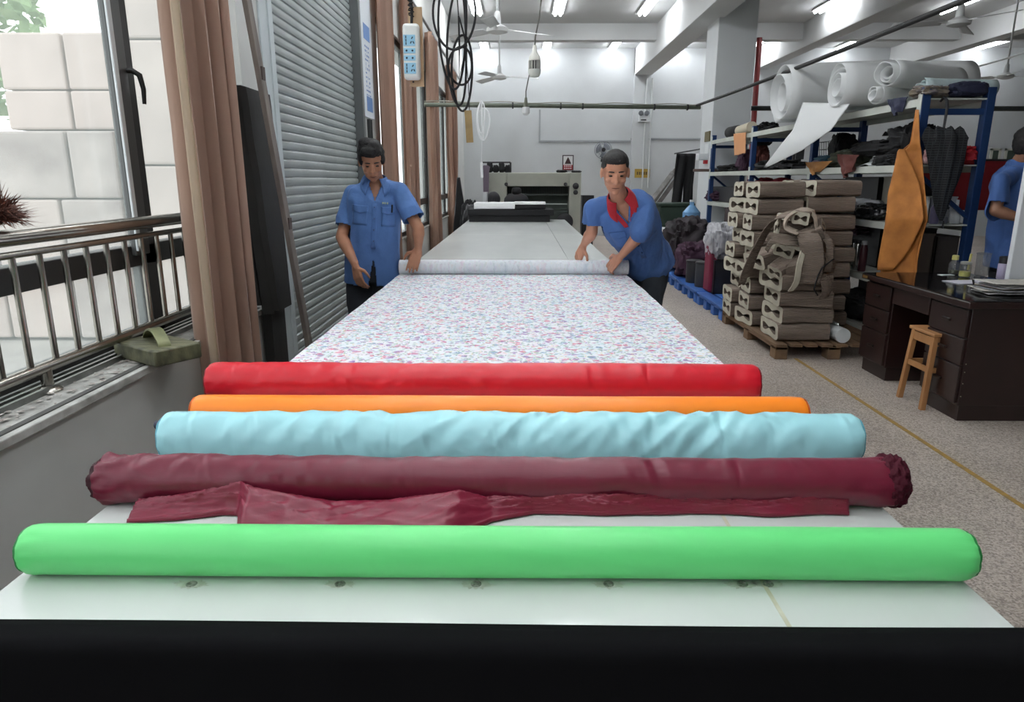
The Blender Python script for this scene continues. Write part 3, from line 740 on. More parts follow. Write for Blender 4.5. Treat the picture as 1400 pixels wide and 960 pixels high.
# notice board next to the shutter
nb = thing('wall_notice', 'narrow white notice with blue printing on the pier beside the shutter', 'sign', (XL + 0.01, 6.75, 1.9))
ny0, ny1 = 6.56, 6.98
zt2, zb2 = 3.2, ox(520, 168, XL).z
put('notice_board', MB().box((XL + 0.002, ny0, zb2), (XL + 0.014, ny1, zt2)), mat('notice_white', (214, 220, 226), 0.5), nb, smooth=False)
M_bl = mat('notice_blue', (96, 132, 186), 0.6)
def nbz(py): return ox(520, py, XL).z
bl = MB(); bl.box((XL + 0.014, ny0 + 0.08, nbz(74)), (XL + 0.0155, ny1 - 0.08, nbz(56))); bl.box((XL + 0.014, ny0 + 0.10, nbz(160)), (XL + 0.0155, ny1 - 0.08, nbz(142)))
put('blue_block', bl, M_bl, nb, smooth=False)
tx = MB(); rr_ = random.Random(3); z = nbz(80)
while z > nbz(140):
    for c in range(3):
        if rr_.random() < 0.8: tx.box((XL + 0.014, ny0 + 0.11 + c * 0.065, z - 0.022), (XL + 0.0152, ny0 + 0.11 + c * 0.065 + 0.025 + rr_.random() * 0.025, z - 0.010))
        if rr_.random() < 0.6: tx.box((XL + 0.014, ny0 + 0.125 + c * 0.065, z - 0.030), (XL + 0.0152, ny0 + 0.132 + c * 0.065, z - 0.004))
    z -= 0.038
put('blue_lettering', tx, M_bl, nb, smooth=False)
for yy in (6.62, 6.70):
    tag(put('wall_pole', MB().cyl((XL + 0.03, yy, 0), (XL + 0.03, yy, zb2 - 0.02), 0.016, n=10), mat('dark_pole', (58, 60, 60), 0.5, 0.4)), 'dark pole standing below the narrow blue printed notice', 'pole', 'poles beside the shutter')
# ================================================================== people
def blob(parts, voxel, smooth=4):
    """union of overlapping closed shapes as one continuous surface"""
    mb = MB()
    for p in parts:
        if p[0] == 'cap':
            _, a, b, ra, rb = p; a = Vector(a); b = Vector(b)
            t = (b - a); Ln = t.length; t.normalize()
            u = t.orthogonal().normalized(); w = t.cross(u); rings = []; n = 16
            def ring(c, r): return [c + (u * math.cos(2 * math.pi * k / n) + w * math.sin(2 * math.pi * k / n)) * r for k in range(n)]
            for q in range(1, 6):
                an = math.pi / 2 * q / 6; rings.append(ring(a - t * ra * math.cos(an), ra * math.sin(an)))
            rings.append(ring(a, ra)); rings.append(ring(a.lerp(b, 0.5), (ra + rb) / 2)); rings.append(ring(b, rb))
            for q in range(5, 0, -1):
                an = math.pi / 2 * q / 6; rings.append(ring(b + t * rb * math.cos(an), rb * math.sin(an)))
            mb.loft(rings)
        elif p[0] == 'ell': mb.ell(p[1], p[2], 20, p[3] if len(p) > 3 else None)
        elif p[0] == 'loft':      # rings: (centre, rx, ry, xaxis, yaxis)
            rings = []
            for (c, rx, ry, xa_, ya_) in p[1]:
                pw = 0.85
                rg = []
                for k in range(28):
                    a = 2 * math.pi * k / 28; cx_, sx_ = math.cos(a), math.sin(a)
                    rg.append(Vector(c) + xa_ * rx * math.copysign(abs(cx_) ** pw, cx_) + ya_ * ry * math.copysign(abs(sx_) ** pw, sx_))
                rings.append(rg)
            mb.loft(rings)
    me = mesh('blob', mb, False)
    o = bpy.data.objects.new('blob', me); COL.objects.link(o)
    r = o.modifiers.new('r', 'REMESH'); r.mode = 'VOXEL'; r.voxel_size = voxel
    s = o.modifiers.new('s', 'SMOOTH'); s.factor = 0.5; s.iterations = smooth
    dg = bpy.context.evaluated_depsgraph_get(); ev = o.evaluated_get(dg)
    m2 = ev.to_mesh()
    out = MB(); out.v = [tuple(v.co) for v in m2.vertices]; out.f = [tuple(p.vertices) for p in m2.polygons]
    ev.to_mesh_clear(); bpy.data.objects.remove(o); bpy.data.meshes.remove(me)
    return out
def cut(mb, test):
    """drop the faces whose centre passes the test"""
    keep = []
    for f in mb.f:
        c = Vector((0, 0, 0))
        for i in f: c += Vector(mb.v[i])
        if not test(c / len(f)): keep.append(f)
    used = sorted({i for f in keep for i in f}); mp_ = {v: i for i, v in enumerate(used)}
    out = MB(); out.v = [mb.v[i] for i in used]; out.f = [tuple(mp_[i] for i in f) for f in keep]
    return out
def frame(fwd, up):
    up = Vector(up).normalized(); f = Vector(fwd); f = (f - up * f.dot(up)).normalized(); r = f.cross(up).normalized()
    return r, f, up      # right of the person, forward, up
def wrinkle(mb, amp, sc, seed, st=(1, 1, 1)):
    me = mesh('tmp', mb, False); nn = [v.normal.copy() for v in me.vertices]; out = MB(); out.f = mb.f
    for v, n in zip(mb.v, nn):
        q = Vector((v[0] * st[0], v[1] * st[1], v[2] * st[2])) * sc
        d = (1 - abs(noise.noise(q + Vector((seed, 0, 0)))) * 2.4) * amp * 0.6 + noise.noise(q * 0.6 + Vector((0, seed, 3))) * amp
        out.v.append(tuple(Vector(v) + n * d))
    bpy.data.meshes.remove(me); return out
def hand_parts(wr, direc, palmn, curl, spread=0.25, s=1.0, side=1):
    """wrist, direction of the fingers, outward normal of the back of the hand, finger curl; side=1: thumb toward d x n"""
    d = Vector(direc).normalized(); n = Vector(palmn); n = (n - d * n.dot(d)).normalized(); l = d.cross(n).normalized() * side
    P = []; wr = Vector(wr)
    for k in range(4):
        off = (1.5 - k) * 0.0205 * s
        base = wr + d * 0.088 * s + l * off
        P.append(('cap', wr + d * 0.015 * s + l * off * 0.55, base, 0.0155 * s, 0.0115 * s))
        dd = (d + l * (1.5 - k) * spread * 0.18).normalized(); p = base; ln = (0.040, 0.045, 0.042, 0.033)[k] * s
        ang = 0.0
        for j in range(3):
            ang += curl[j] * (1 + 0.08 * k)
            v = dd * math.cos(ang) - n * math.sin(ang)
            q = p + v * ln * (1, 0.68, 0.55)[j]
            P.append(('cap', p, q, (0.0092 - 0.0008 * j) * s, (0.0086 - 0.001 * j) * s)); p = q
    b = wr + d * 0.028 * s + l * 0.026 * s
    t1 = b + (d * 0.55 + l * 0.75 - n * 0.25).normalized() * 0.042 * s
    t2 = t1 + (d * 0.85 + l * 0.3 - n * 0.35).normalized() * 0.032 * s
    t3 = t2 + (d * 0.9 + l * 0.05 - n * 0.45).normalized() * 0.024 * s
    P += [('cap', b - l * 0.008 * s, t1, 0.0145 * s, 0.0115 * s), ('cap', t1, t2, 0.0108 * s, 0.0098 * s), ('cap', t2, t3, 0.0096 * s, 0.0075 * s)]
    return P
def person(label, J, skin, shirt_rgb, trou_rgb, hair_kind, collar_rgb, pocket=True, badge=None, seed=1, headscale=1.0, belly=0.0, skin2=None):
    V = {k: Vector(v) for k, v in J.items() if isinstance(v, (tuple, list, Vector)) and len(v) == 3}
    foot = (V['an_r'] + V['an_l']) / 2
    root = thing('person', label, 'person', (foot.x, foot.y, 0))
    M_sk = mat('skin_%d' % seed, skin, 0.5, var=0.08, vscale=14, bump=0.06, bscale=120)
    M_sh = mat('shirt_%d' % seed, shirt_rgb, 0.8, var=0.10, vscale=5, bump=0.7, bscale=16, sheen=0.05)
    M_tr = mat('trousers_%d' % seed, trou_rgb, 0.85, var=0.15, vscale=6, bump=0.3, bscale=25)
    R_, F_, U_ = frame(V['fwd'], V['neck'] - V['hip'])
    Rh, Fh, Uh = frame(V['hfwd'], V['hup'])
    R2, F2, U2 = frame(V.get('hipfwd', V['fwd']), V['neck'] - V['hip'])
    s = headscale
    hc = V['head']
    def h(x, y, z): return hc + (Rh * x + Fh * y + Uh * z) * s
    RH = Matrix((Rh, Fh, Uh)).transposed()
    def he(c, r): return ('ell', h(*c), (r[0] * s, r[1] * s, r[2] * s), RH)
    B = [he((0, -0.012, 0.035), (0.076, 0.094, 0.086)), he((0, 0.012, -0.02), (0.066, 0.078, 0.085)), he((0, 0.030, -0.065), (0.052, 0.056, 0.050)),
         he((0, 0.066, -0.098), (0.022, 0.018, 0.017)), ('cap', h(0, 0.086, 0.005), h(0, 0.103, -0.032), 0.008 * s, 0.0125 * s), he((0.013, 0.088, -0.036), (0.009, 0.010, 0.008)), he((-0.013, 0.088, -0.036), (0.009, 0.010, 0.008)),
         he((0.030, 0.072, 0.018), (0.026, 0.014, 0.009)), he((-0.030, 0.072, 0.018), (0.026, 0.014, 0.009)),
         he((0.038, 0.062, -0.028), (0.022, 0.020, 0.020)), he((-0.038, 0.062, -0.028), (0.022, 0.020, 0.020)),
         he((0, 0.083, -0.062), (0.021, 0.009, 0.0055)), he((0, 0.081, -0.073), (0.018, 0.009, 0.006)),
         he((0.079, -0.008, -0.005), (0.009, 0.020, 0.032)), he((-0.079, -0.008, -0.005), (0.009, 0.020, 0.032)),
         he((0.040, 0.005, -0.055), (0.020, 0.04, 0.03)), he((-0.040, 0.005, -0.055), (0.020, 0.04, 0.03))]
    B += [('cap', h(0, -0.025, -0.06), V['neck'] + U_ * 0.0, 0.054, 0.058), ('cap', V['neck'] - U_ * 0.045, V['sh_r'] - U_ * 0.015, 0.044, 0.040), ('cap', V['neck'] - U_ * 0.045, V['sh_l'] - U_ * 0.015, 0.044, 0.040)]
    mid = V['hip'].lerp(V['neck'], 0.5) + F_ * 0.01; ch = V['hip'].lerp(V['neck'], 0.78)
    B += [('loft', [(V['hip'] - U_ * 0.08, 0.11, 0.09, R2, F2), (V['hip'], 0.145, 0.105, R2, F2), (mid, 0.135, 0.10, R_, F_), (ch, 0.155, 0.105, R_, F_), (V['neck'] - U_ * 0.07, 0.11, 0.075, R_, F_), (V['neck'], 0.055, 0.05, R_, F_)])]
    for q in ('r', 'l'):
        sh, el, wr = V['sh_' + q], V['el_' + q], V['wr_' + q]
        fm = el.lerp(wr, 0.3)
        B += [('cap', sh - U_ * 0.008, el, 0.041, 0.040), ('cap', el, fm, 0.040, 0.043), ('cap', fm, wr, 0.042, 0.026)]
        hd_ = J['hand_' + q]; B += [('cap', wr, wr + Vector(hd_[0]).normalized() * 0.03, 0.026, 0.022)]
        B += hand_parts(wr + Vector(hd_[0]).normalized() * 0.012, hd_[0], hd_[1], hd_[2], side=hd_[3])
        hj = V['hip'] + R2 * (0.085 if q == 'r' else -0.085) - U_ * 0.04
        B += [('cap', hj, V['kn_' + q], 0.078, 0.052), ('cap', V['kn_' + q], V['an_' + q], 0.050, 0.036)]
    put('body', blob(B, 0.0052, 3), M_sk, root, angle=80)
    # eyes, brows, mouth line
    for sx in (-1, 1):
        put('eye', MB().ell(h(0.030 * sx, 0.0785, 0.002), (0.0125 * s, 0.0055 * s, 0.0050 * s), 12, RH), mat('eye_dark', (26, 20, 18), 0.25), root)
        br = [h(sx * (0.012 + 0.038 * t), 0.0885 - 0.020 * t * t, 0.0255 + 0.004 * math.sin(t * 2.6) - 0.005 * t) for t in (0, 0.33, 0.66, 1)]
        put('eyebrow', MB().tube(br, [0.0035 * s, 0.0045 * s, 0.004 * s, 0.002 * s], 6), mat('hair_black', (20, 18, 18), 0.6), root)
    put('mouth', MB().tube([h(-0.022, 0.083, -0.0685), h(-0.01, 0.0905, -0.067), h(0, 0.092, -0.0675), h(0.01, 0.0905, -0.067), h(0.022, 0.083, -0.0685)], [0.001, 0.0022, 0.0024, 0.0022, 0.001], 6), mat('mouth_dark', (92, 46, 42), 0.5), root)
    # hair
    M_h = mat('hair_%s' % hair_kind, (20, 18, 19) if hair_kind == 'full' else (44, 42, 42), 0.65, var=0.3, vscale=60, bump=0.8, bscale=160)
    if hair_kind == 'full':
        Hs = [he((0, -0.022, 0.055), (0.087, 0.100, 0.085)), he((0, -0.045, 0.02), (0.083, 0.075, 0.09)), he((0, 0.046, 0.094), (0.064, 0.048, 0.032)), he((0.066, 0.0, 0.03), (0.018, 0.045, 0.045)), he((-0.066, 0.0, 0.03), (0.018, 0.045, 0.045)), he((0.03, -0.02, 0.125), (0.04, 0.05, 0.025)), he((-0.025, 0.02, 0.12), (0.04, 0.05, 0.025))]
    else:
        Hs = [he((0, -0.018, 0.050), (0.0785, 0.093, 0.078)), he((0, -0.045, 0.025), (0.079, 0.068, 0.075)), he((0, 0.018, 0.082), (0.062, 0.060, 0.040))]
    hm = blob(Hs, 0.006, 3)
    lim = 0.066 if hair_kind != 'full' else 0.062
    hm = cut(hm, lambda c: (c - hc).dot(Fh) > 0.045 * s and (c - hc).dot(Uh) < lim * s)
    hm = wrinkle(hm, 0.005 if hair_kind == 'full' else 0.0015, 38, seed)
    put('hair', hm, M_h, root, angle=80, solid=0.004)
    # trousers and shoes
    TP = [('loft', [(V['hip'] - U_ * 0.09, 0.15, 0.12, R2, F2), (V['hip'], 0.165, 0.128, R2, F2), (V['hip'] + U_ * 0.08, 0.155, 0.12, R2, F2)])]
    for q in ('r', 'l'):
        hj = V['hip'] + R2 * (0.085 if q == 'r' else -0.085) - U_ * 0.04
        TP += [('cap', hj, V['kn_' + q], 0.100, 0.074), ('cap', V['kn_' + q], V['an_' + q] + Vector((0, 0, 0.03)), 0.074, 0.060)]
    put('trousers', wrinkle(blob(TP, 0.012, 4), 0.007, 9, seed + 5), M_tr, root, angle=80)
    for q in ('r', 'l'):
        a = V['an_' + q]; fx = Vector((F_.x, F_.y, 0)).normalized()
        RS = Matrix((fx.cross(Vector((0, 0, 1))), fx, Vector((0, 0, 1)))).transposed()
        sm = blob([('ell', Vector((a.x, a.y, 0.045)) + fx * 0.01, (0.045, 0.085, 0.045), RS), ('ell', Vector((a.x, a.y, 0.035)) + fx * 0.10, (0.047, 0.10, 0.034), RS)], 0.008, 3)
        sm.v = [(v[0], v[1], max(v[2], 0.002)) for v in sm.v]
        put('shoe', sm, mat('dark_shoe', (34, 34, 36), 0.5), root, angle=70)
    # shirt: one shell, open at neck, cuffs and hem
    hem = V['hip'] - U_ * J.get('hem', 0.14)
    SP = [('loft', [(hem - U_ * 0.05, 0.192, 0.145 + belly * 0.5, R2, F2), (V['hip'], 0.186, 0.142 + belly, R2, F2), (mid, 0.178, 0.132 + belly, R_, F_), (ch, 0.188, 0.132, R_, F_), (V['neck'] - U_ * 0.065, 0.165, 0.100, R_, F_), (V['neck'] - U_ * 0.01, 0.085, 0.068, R_, F_), (V['neck'] + U_ * 0.02, 0.066, 0.06, R_, F_)])]
    cuffs = []
    for q in ('r', 'l'):
        sh, el = V['sh_' + q], V['el_' + q]; c = sh.lerp(el, J.get('slv', 0.80)); ax = (el - sh).normalized()
        SP += [('cap', V['neck'] - U_ * 0.045, sh - U_ * 0.005, 0.062, 0.056), ('cap', sh - U_ * 0.004, c + ax * 0.06, 0.060, 0.070)]
        cuffs.append((c, ax))
    sm = blob(SP, 0.0085, 5)
    nk = V['neck']
    def opened(c):
        r = c - nk
        if r.dot(U_) > 0.004 and r.length < 0.085: return True
        if (c - hem).dot(U_) < 0: return True
        for (p, ax) in cuffs:
            if (c - p).dot(ax) > 0 and (c - p).length < 0.14 and ((c - p) - ax * (c - p).dot(ax)).length < 0.092 and abs((c - V['hip'].lerp(nk, 0.6)).dot(R_)) > 0.15: return True
        x, y, z = r.dot(R_), r.dot(F_), r.dot(U_)
        if y > 0.02 and z > -0.12 and abs(x) < 0.050 * (z + 0.12) / 0.12: return True
        if J.get('slit') and y > 0.05:
            zh = (c - hem).dot(U_)
            if zh < 0.20 and abs(x + 0.005) < 0.030 * (1 - zh / 0.20): return True
        return False
    sm = cut(sm, opened)
    sm = wrinkle(sm, 0.013, 10, seed, (1, 1, 0.5))
    shirt = put('shirt', sm, M_sh, root, angle=80, solid=0.003)
    def near_arm(f):
        c = sum((Vector(sm.v[i]) for i in f), Vector()) / len(f)
        for q in ('r', 'l'):
            a, b = V['sh_' + q], V['el_' + q]; t = (c - a).dot(b - a) / (b - a).length_squared
            if t > 0.12 and (c - (a + (b - a) * t)).length < 0.086: return True
        return False
    bv = BVHTree.FromPolygons([Vector(v) for v in sm.v], [f for f in sm.f if not near_arm(f)])
    def onchest(x, z, off):
        o_ = nk + R_ * x + U_ * z + F_ * 0.6
        hit = bv.ray_cast(o_, -F_)
        return (hit[0] + F_ * off) if hit[0] is not None else (nk + R_ * x + U_ * z + F_ * 0.13)
    def patch(name, x0, x1, z0, z1, off, m, th=0.003, par=None, taper=0.0):
        g = MB(); g.grid(lambda u, v: onchest(x0 + (x1 - x0) * u, z0 + (z1 - z0) * v - taper * (1 - abs(u - 0.5) * 2) * (1 - v), off), 8, 8)
        return put(name, g, m, par or root, angle=60, solid=th, off=0)
    # button strip, buttons
    patch('button_strip', -0.016, 0.016, -0.44, -0.135, 0.004, M_sh, 0.003)
    for k in range(4):
        p = onchest(0, -0.16 - 0.075 * k, 0.0075)
        put('button', MB().ell(p, (0.006, 0.006, 0.006), 10), mat('button_%d' % seed, tuple(int(c * 0.8) for c in shirt_rgb), 0.4), root)
    if pocket:
        for sx in (-1, 1):
            patch('chest_pocket', sx * 0.095 - 0.048, sx * 0.095 + 0.048, -0.285, -0.165, 0.003, M_sh, 0.003)
            patch('pocket_flap', sx * 0.095 - 0.052, sx * 0.095 + 0.052, -0.195, -0.155, 0.007, M_sh, 0.003, taper=0.012)
    if badge:
        for k, dx in enumerate((0, 0.016, 0.030)):
            patch('badge_letter', -0.088 + dx, -0.088 + dx + 0.010, -0.137, -0.124, 0.006, mat('badge_%d' % seed, badge, 0.6), 0.001)
    if J.get('pen'):
        p = onchest(-0.115, -0.16, 0.012)
        put('pen', MB().cyl(p - U_ * 0.03, p + U_ * 0.022, 0.0055, n=8), mat('black_plastic', (22, 22, 22), 0.4), root)
    # collar: a folded band round the neck with two points in front
    M_co = mat('collar_%d' % seed, collar_rgb, 0.75, bump=0.15, bscale=40, sheen=0.2) if collar_rgb else M_sh
    for sx in (-1, 1):
        g = MB()
        def cf(u, v, sx=sx):
            a = math.radians(22 + 158 * u) * sx       # from the front round to the back
            x, y = math.sin(a), math.cos(a)
            topz = 0.018 + 0.030 * u; r0 = 0.064
            pt = nk + R_ * x * r0 * 1.05 + F_ * (y * r0 * 0.95 + 0.004) + U_ * topz
            drop = 0.050 + 0.060 * max(0, 1 - u * 2.6)
            wid = 0.030 + 0.020 * max(0, 1 - u * 2.0)
            lo_ = nk + R_ * (x * (r0 + wid) + sx * 0.020 * max(0, 1 - u * 3)) + F_ * (y * (r0 + wid * 0.9) + 0.012) + U_ * (topz - drop)
            p = pt.lerp(lo_, v) + U_ * 0.012 * math.sin(v * math.pi) 
            if y > 0 and v > 0.35:
                q_ = p - nk; hp_ = onchest(q_.dot(R_), q_.dot(U_), 0.007)
                if (hp_ - p).dot(F_) > 0 and (hp_ - p).length < 0.08: p = p.lerp(hp_, min(1, (v - 0.35) * 2))
            return p
        g.grid(cf, 22, 8)
        put('collar', g, M_co, root, angle=80, solid=0.004)
        if collar_rgb:      # facing of the open neck in the collar colour
            g = MB(); g.grid(lambda u, v, sx=sx: onchest(sx * ((0.052 * (1 - v)) + 0.004 + 0.030 * u), -0.012 - 0.125 * v, 0.006), 6, 10)
            put('neck_facing', g, M_co, root, angle=80, solid=0.003)
    return root
def P3(px, py, y): return tuple(oy(px, py, y))
# --- left worker
J = dict(head=P3(508, 221, 4.70), hfwd=(0.22, -0.80, -0.55), hup=(0.05, -0.42, 0.9), fwd=(0.22, -1, 0), neck=P3(513, 247, 4.80), hip=P3(509, 366, 4.84),
         sh_r=P3(483, 265, 4.84), sh_l=P3(546, 262, 4.78), el_r=P3(467, 324, 4.74), wr_r=P3(485, 360, 4.56), el_l=P3(572, 312, 4.70), wr_l=P3(572, 338, 4.72),
         kn_r=(-1.14, 4.78, 0.47), kn_l=(-0.95, 4.82, 0.47), an_r=(-1.15, 4.88, 0.07), an_l=(-0.96, 4.9, 0.07), hem=0.10, slit=True, pen=True, slv=0.74,
         hand_r=((0.22, -0.15, -1), (-0.5, -0.8, 0.0), (0.25, 0.45, 0.3), -1), hand_l=((-0.30, -0.02, -0.9), (0.1, -0.9, 0.15), (0.12, 0.3, 0.25), 1))
person('worker in a blue short-sleeved shirt with bowed head and full black hair beside shutter', J, (188, 134, 104), (86, 126, 188), (46, 50, 58), 'full', None, seed=1, badge=(160, 176, 150))
# --- right worker
J = dict(head=P3(841, 236, 4.42), hfwd=(-0.04, -0.96, -0.24), hup=(-0.02, -0.28, 0.96), fwd=(-0.22, -1, 0.0), hipfwd=(-0.8, -0.6, 0), neck=P3(847, 270, 4.58), hip=P3(884, 352, 4.92),
         sh_r=P3(811, 284, 4.66), sh_l=P3(882, 281, 4.60), el_r=P3(809, 318, 4.70), wr_r=P3(799, 333, 4.80), el_l=P3(877, 318, 4.52), wr_l=P3(850, 349, 4.66),
         kn_r=(0.88, 4.94, 0.47), kn_l=(0.92, 4.82, 0.47), an_r=(0.90, 5.02, 0.07), an_l=(0.95, 4.84, 0.07), hem=0.06, slv=0.62,
         hand_r=((-0.20, 0.22, -0.55), (-0.1, -0.55, 0.75), (0.15, 0.4, 0.4), -1), hand_l=((-0.55, 0.45, -0.70), (-0.1, -0.75, 0.6), (0.2, 0.45, 0.4), 1))
person('worker in a blue shirt with red collar leaning over the table, short grey-black hair', J, (204, 146, 118), (74, 112, 174), (52, 58, 66), 'short', (176, 22, 40), seed=2, badge=(176, 186, 210), headscale=1.06, belly=0.02)
# --- third worker behind the desk, mostly hidden by the white board
J = dict(head=P3(1408, 200, 5.2), hfwd=(0.9, 0.25, -0.25), hup=(0.1, 0, 1), fwd=(1, 0.15, 0), neck=P3(1392, 226, 5.25), hip=P3(1384, 352, 5.25),
         sh_r=P3(1370, 246, 5.08), sh_l=P3(1392, 240, 5.45), el_r=P3(1361, 288, 5.05), wr_r=P3(1400, 300, 4.98), el_l=P3(1384, 296, 5.5), wr_l=P3(1420, 300, 5.3),
         kn_r=(3.72, 5.10, 0.5), kn_l=(3.74, 5.34, 0.5), an_r=(3.68, 5.10, 0.07), an_l=(3.70, 5.36, 0.07), hem=0.06, slv=0.75,
         hand_r=((1, 0.1, -0.2), (0, -0.3, 1), (0.3, 0.5, 0.4), 1), hand_l=((1, -0.1, -0.2), (0, 0.3, 1), (0.3, 0.5, 0.4), -1))
person('worker in a blue shirt turned away behind the dark desk', J, (150, 108, 84), (58, 92, 150), (30, 32, 40), 'full', None, seed=3, pocket=False)
# ================================================================== right side: storage rack
RX0, RX1 = 3.07, 3.62
RY = [5.62, 7.58, 9.55, 11.52]
RZ = [2.02, 1.53, 1.07, 0.60, 0.14]
M_blue = mat('rack_blue', (30, 62, 112), 0.45, 0.2, var=0.12, vscale=6)
M_shelf = mat('rack_shelf', (196, 200, 192), 0.55, 0.1, var=0.08, vscale=4)
rk = thing('storage_rack', 'long blue post storage rack with pale steel shelves full of clutter', 'shelf rack', (3.35, 8.5, 0))
for y in RY:
    for x in (RX0 + 0.03, RX1 - 0.03):
        put('post', MB().box((x - 0.032, y - 0.035, 0), (x + 0.032, y + 0.035, 2.10)), M_blue, rk, smooth=False, bevel=0.005)
    for za, zb in ((1.90, 2.08), (1.42, 1.58)): put('perforated_plate', MB().box((RX0 - 0.006, y - 0.03, za), (RX0 - 0.002, y + 0.03, zb)), M_shelf, rk, smooth=False)
    for (za, zb) in ((1.47, 1.12),):
        a = Vector((RX0 + 0.05, y, za)); b = Vector((RX1 - 0.05, y, zb)); put('brace', MB().cyl(a, b, 0.018, n=6), M_blue, rk)
    put('tie_bar', MB().box((RX0, y - 0.015, 1.90), (RX1, y + 0.015, 1.945)), M_blue, rk, smooth=False)
for i in range(3):
    for z in RZ:
        put('shelf', MB().box((RX0 + 0.005, RY[i] - 0.03, z - 0.012), (RX1 - 0.005, RY[i + 1] + 0.03, z)).box((RX0 - 0.004, RY[i] - 0.03, z - 0.058), (RX0 + 0.022, RY[i + 1] + 0.03, z)).box((RX1 - 0.022, RY[i] - 0.03, z - 0.058), (RX1 + 0.004, RY[i + 1] + 0.03, z)), M_shelf, rk, smooth=False)
# ------------------------------------------------------------------ soft lumps, bottles, boxes
def lump(name, label, cat, c, size, m, seed, amp=0.25, freq=2.0, flat=0.0, group=None, rz=0.0, n=26, fold=0.5, subn=None):
    """crumpled soft thing: c is the centre of its base"""
    c = Vector(c); g = MB(); rings = []
    for i in range(1, n):
        a = math.pi * i / n - math.pi / 2; ring = []
        for k in range(n * 2):
            b = math.pi * k / n
            d = Vector((math.cos(a) * math.cos(b), math.cos(a) * math.sin(b), math.sin(a)))
            q = d * freq + Vector((seed * 3.7, seed, 0))
            r = 1 + amp * noise.noise(q) + amp * fold * (1 - 3 * abs(noise.noise(q * 2.1)))
            sq = Vector((math.copysign(abs(d.x) ** 0.7, d.x), math.copysign(abs(d.y) ** 0.7, d.y), math.copysign(abs(d.z) ** 0.7, d.z)))
            p = Vector((sq.x * size[0] / 2, sq.y * size[1] / 2, sq.z * size[2] / 2)) * r
            p.z = max(p.z + size[2] / 2, 0.002)
            if rz: p = Matrix.Rotation(rz, 3, 'Z') @ p
            ring.append(c + p)
        rings.append(ring)
    g.loft(rings)
    return tag(put(name, g, m, angle=60), label, cat, group)
def bottle(label, c, prof, m, capm, caph, group=None, name='bottle', cat='bottle', liquid=None, lm=None):
    root = thing(name, label, cat, c, group)
    put('bottle_body', MB().lathe(c, prof, 18), m, root, angle=50)
    r, hh = prof[-1]
    put('cap', MB().lathe((c[0], c[1], c[2] + hh), [(r * 1.08, 0), (r * 1.08, caph), (r * 0.8, caph + 0.004)], 14), capm, root)
    if liquid: put('contents', MB().lathe(c, [(prof[0][0] * 0.9, 0.004), (prof[1][0] * 0.9, 0.008), (prof[1][0] * 0.9, liquid)], 14), lm, root)
    return root
def crate(label, lo, hi, m, name='box', cat='box', flaps=False, parts=True, group=None, bev=0.004):
    lo = Vector(lo); hi = Vector(hi)
    root = thing(name, label, cat, ((lo.x + hi.x) / 2, (lo.y + hi.y) / 2, lo.z), group)
    t = 0.008; b = MB()
    b.box(lo, (hi.x, hi.y, lo.z + t)); b.box((lo.x, lo.y, lo.z), (lo.x + t, hi.y, hi.z)); b.box((hi.x - t, lo.y, lo.z), (hi.x, hi.y, hi.z))
    b.box((lo.x, lo.y, lo.z), (hi.x, lo.y + t, hi.z)); b.box((lo.x, hi.y - t, lo.z), (hi.x, hi.y, hi.z))
    put('box_body', b, m, root, smooth=False)
    put('lid', MB().box((lo.x - 0.004, lo.y - 0.004, hi.z), (hi.x + 0.004, hi.y + 0.004, hi.z + 0.012)), m, root, smooth=False, bevel=0.003)
    return root
M_k = mat('black_cloth', (20, 20, 23), 0.85, bump=0.3, bscale=20)
M_navy = mat('navy_cloth', (34, 38, 62), 0.8, bump=0.3, bscale=20)
M_brn = mat('brown_cloth', (92, 48, 42), 0.85, bump=0.3, bscale=20)
M_tan = mat('tan_cloth', (168, 118, 66), 0.8, bump=0.3, bscale=20)
M_teal = mat('teal_cloth', (52, 92, 112), 0.8, bump=0.3, bscale=20)
M_grn = mat('olive_cloth', (82, 88, 74), 0.85, bump=0.3, bscale=20)
M_redc = mat('red_cloth', (176, 30, 40), 0.7, bump=0.3, bscale=20)
M_gry = mat('grey_plastic', (140, 142, 146), 0.35, bump=0.25, bscale=18)
M_whp = mat('white_plastic', (216, 220, 222), 0.35)
M_dkp = mat('dark_plastic', (38, 38, 42), 0.45)
M_pur = mat('plum_cloth', (58, 30, 52), 0.8, bump=0.3, bscale=20)
def sx(px, py, x=3.3): return ox(px, py, x)
# --- white foam rolls on the top shelf
def foam(label, c, ax, L_, r, turns, tail=None, seed=0, rgb=(240, 242, 242), squash=1.0):
    """loosely wound foam sheet: spiral strip swept along the axis"""
    root = thing('foam_roll', label, 'foam roll', c, 'white foam rolls on the rack')
    ax = Vector(ax).normalized(); up = Vector((0, 0, 1)); up = (up - ax * up.dot(ax)).normalized(); si = ax.cross(up)
    c = Vector(c); n = int(turns * 36)
    def fn(u, v):
        a = u * turns * 2 * math.pi + seed; rad = r * (0.34 + 0.66 * u) + 0.006 * N3(a, v * 2, seed)
        flare = 1 + 0.06 * math.sin(a + seed) * (1 - v)
        return c + up * r + ax * (L_ * v + 0.03 * math.sin(a * 0.5 + seed) * (1 - v)) + (si * math.cos(a) + up * math.sin(a) * squash) * rad * flare
    g = MB(); g.grid(fn, n, 10)
    m = mat('white_foam_%d' % (0 if rgb == (240, 242, 242) else 1), rgb, 0.7, trans=0.25, bump=0.1, bscale=30)
    put('wound_sheet', g, m, root, angle=80, solid=0.006)
    if tail:
        g = MB(); g.grid(tail, 24, 18); put('loose_sheet', g, m, root, angle=80, solid=0.005)
    return root
zS = RZ[0] + 0.01
p1 = ox(1080, 165, 2.90)
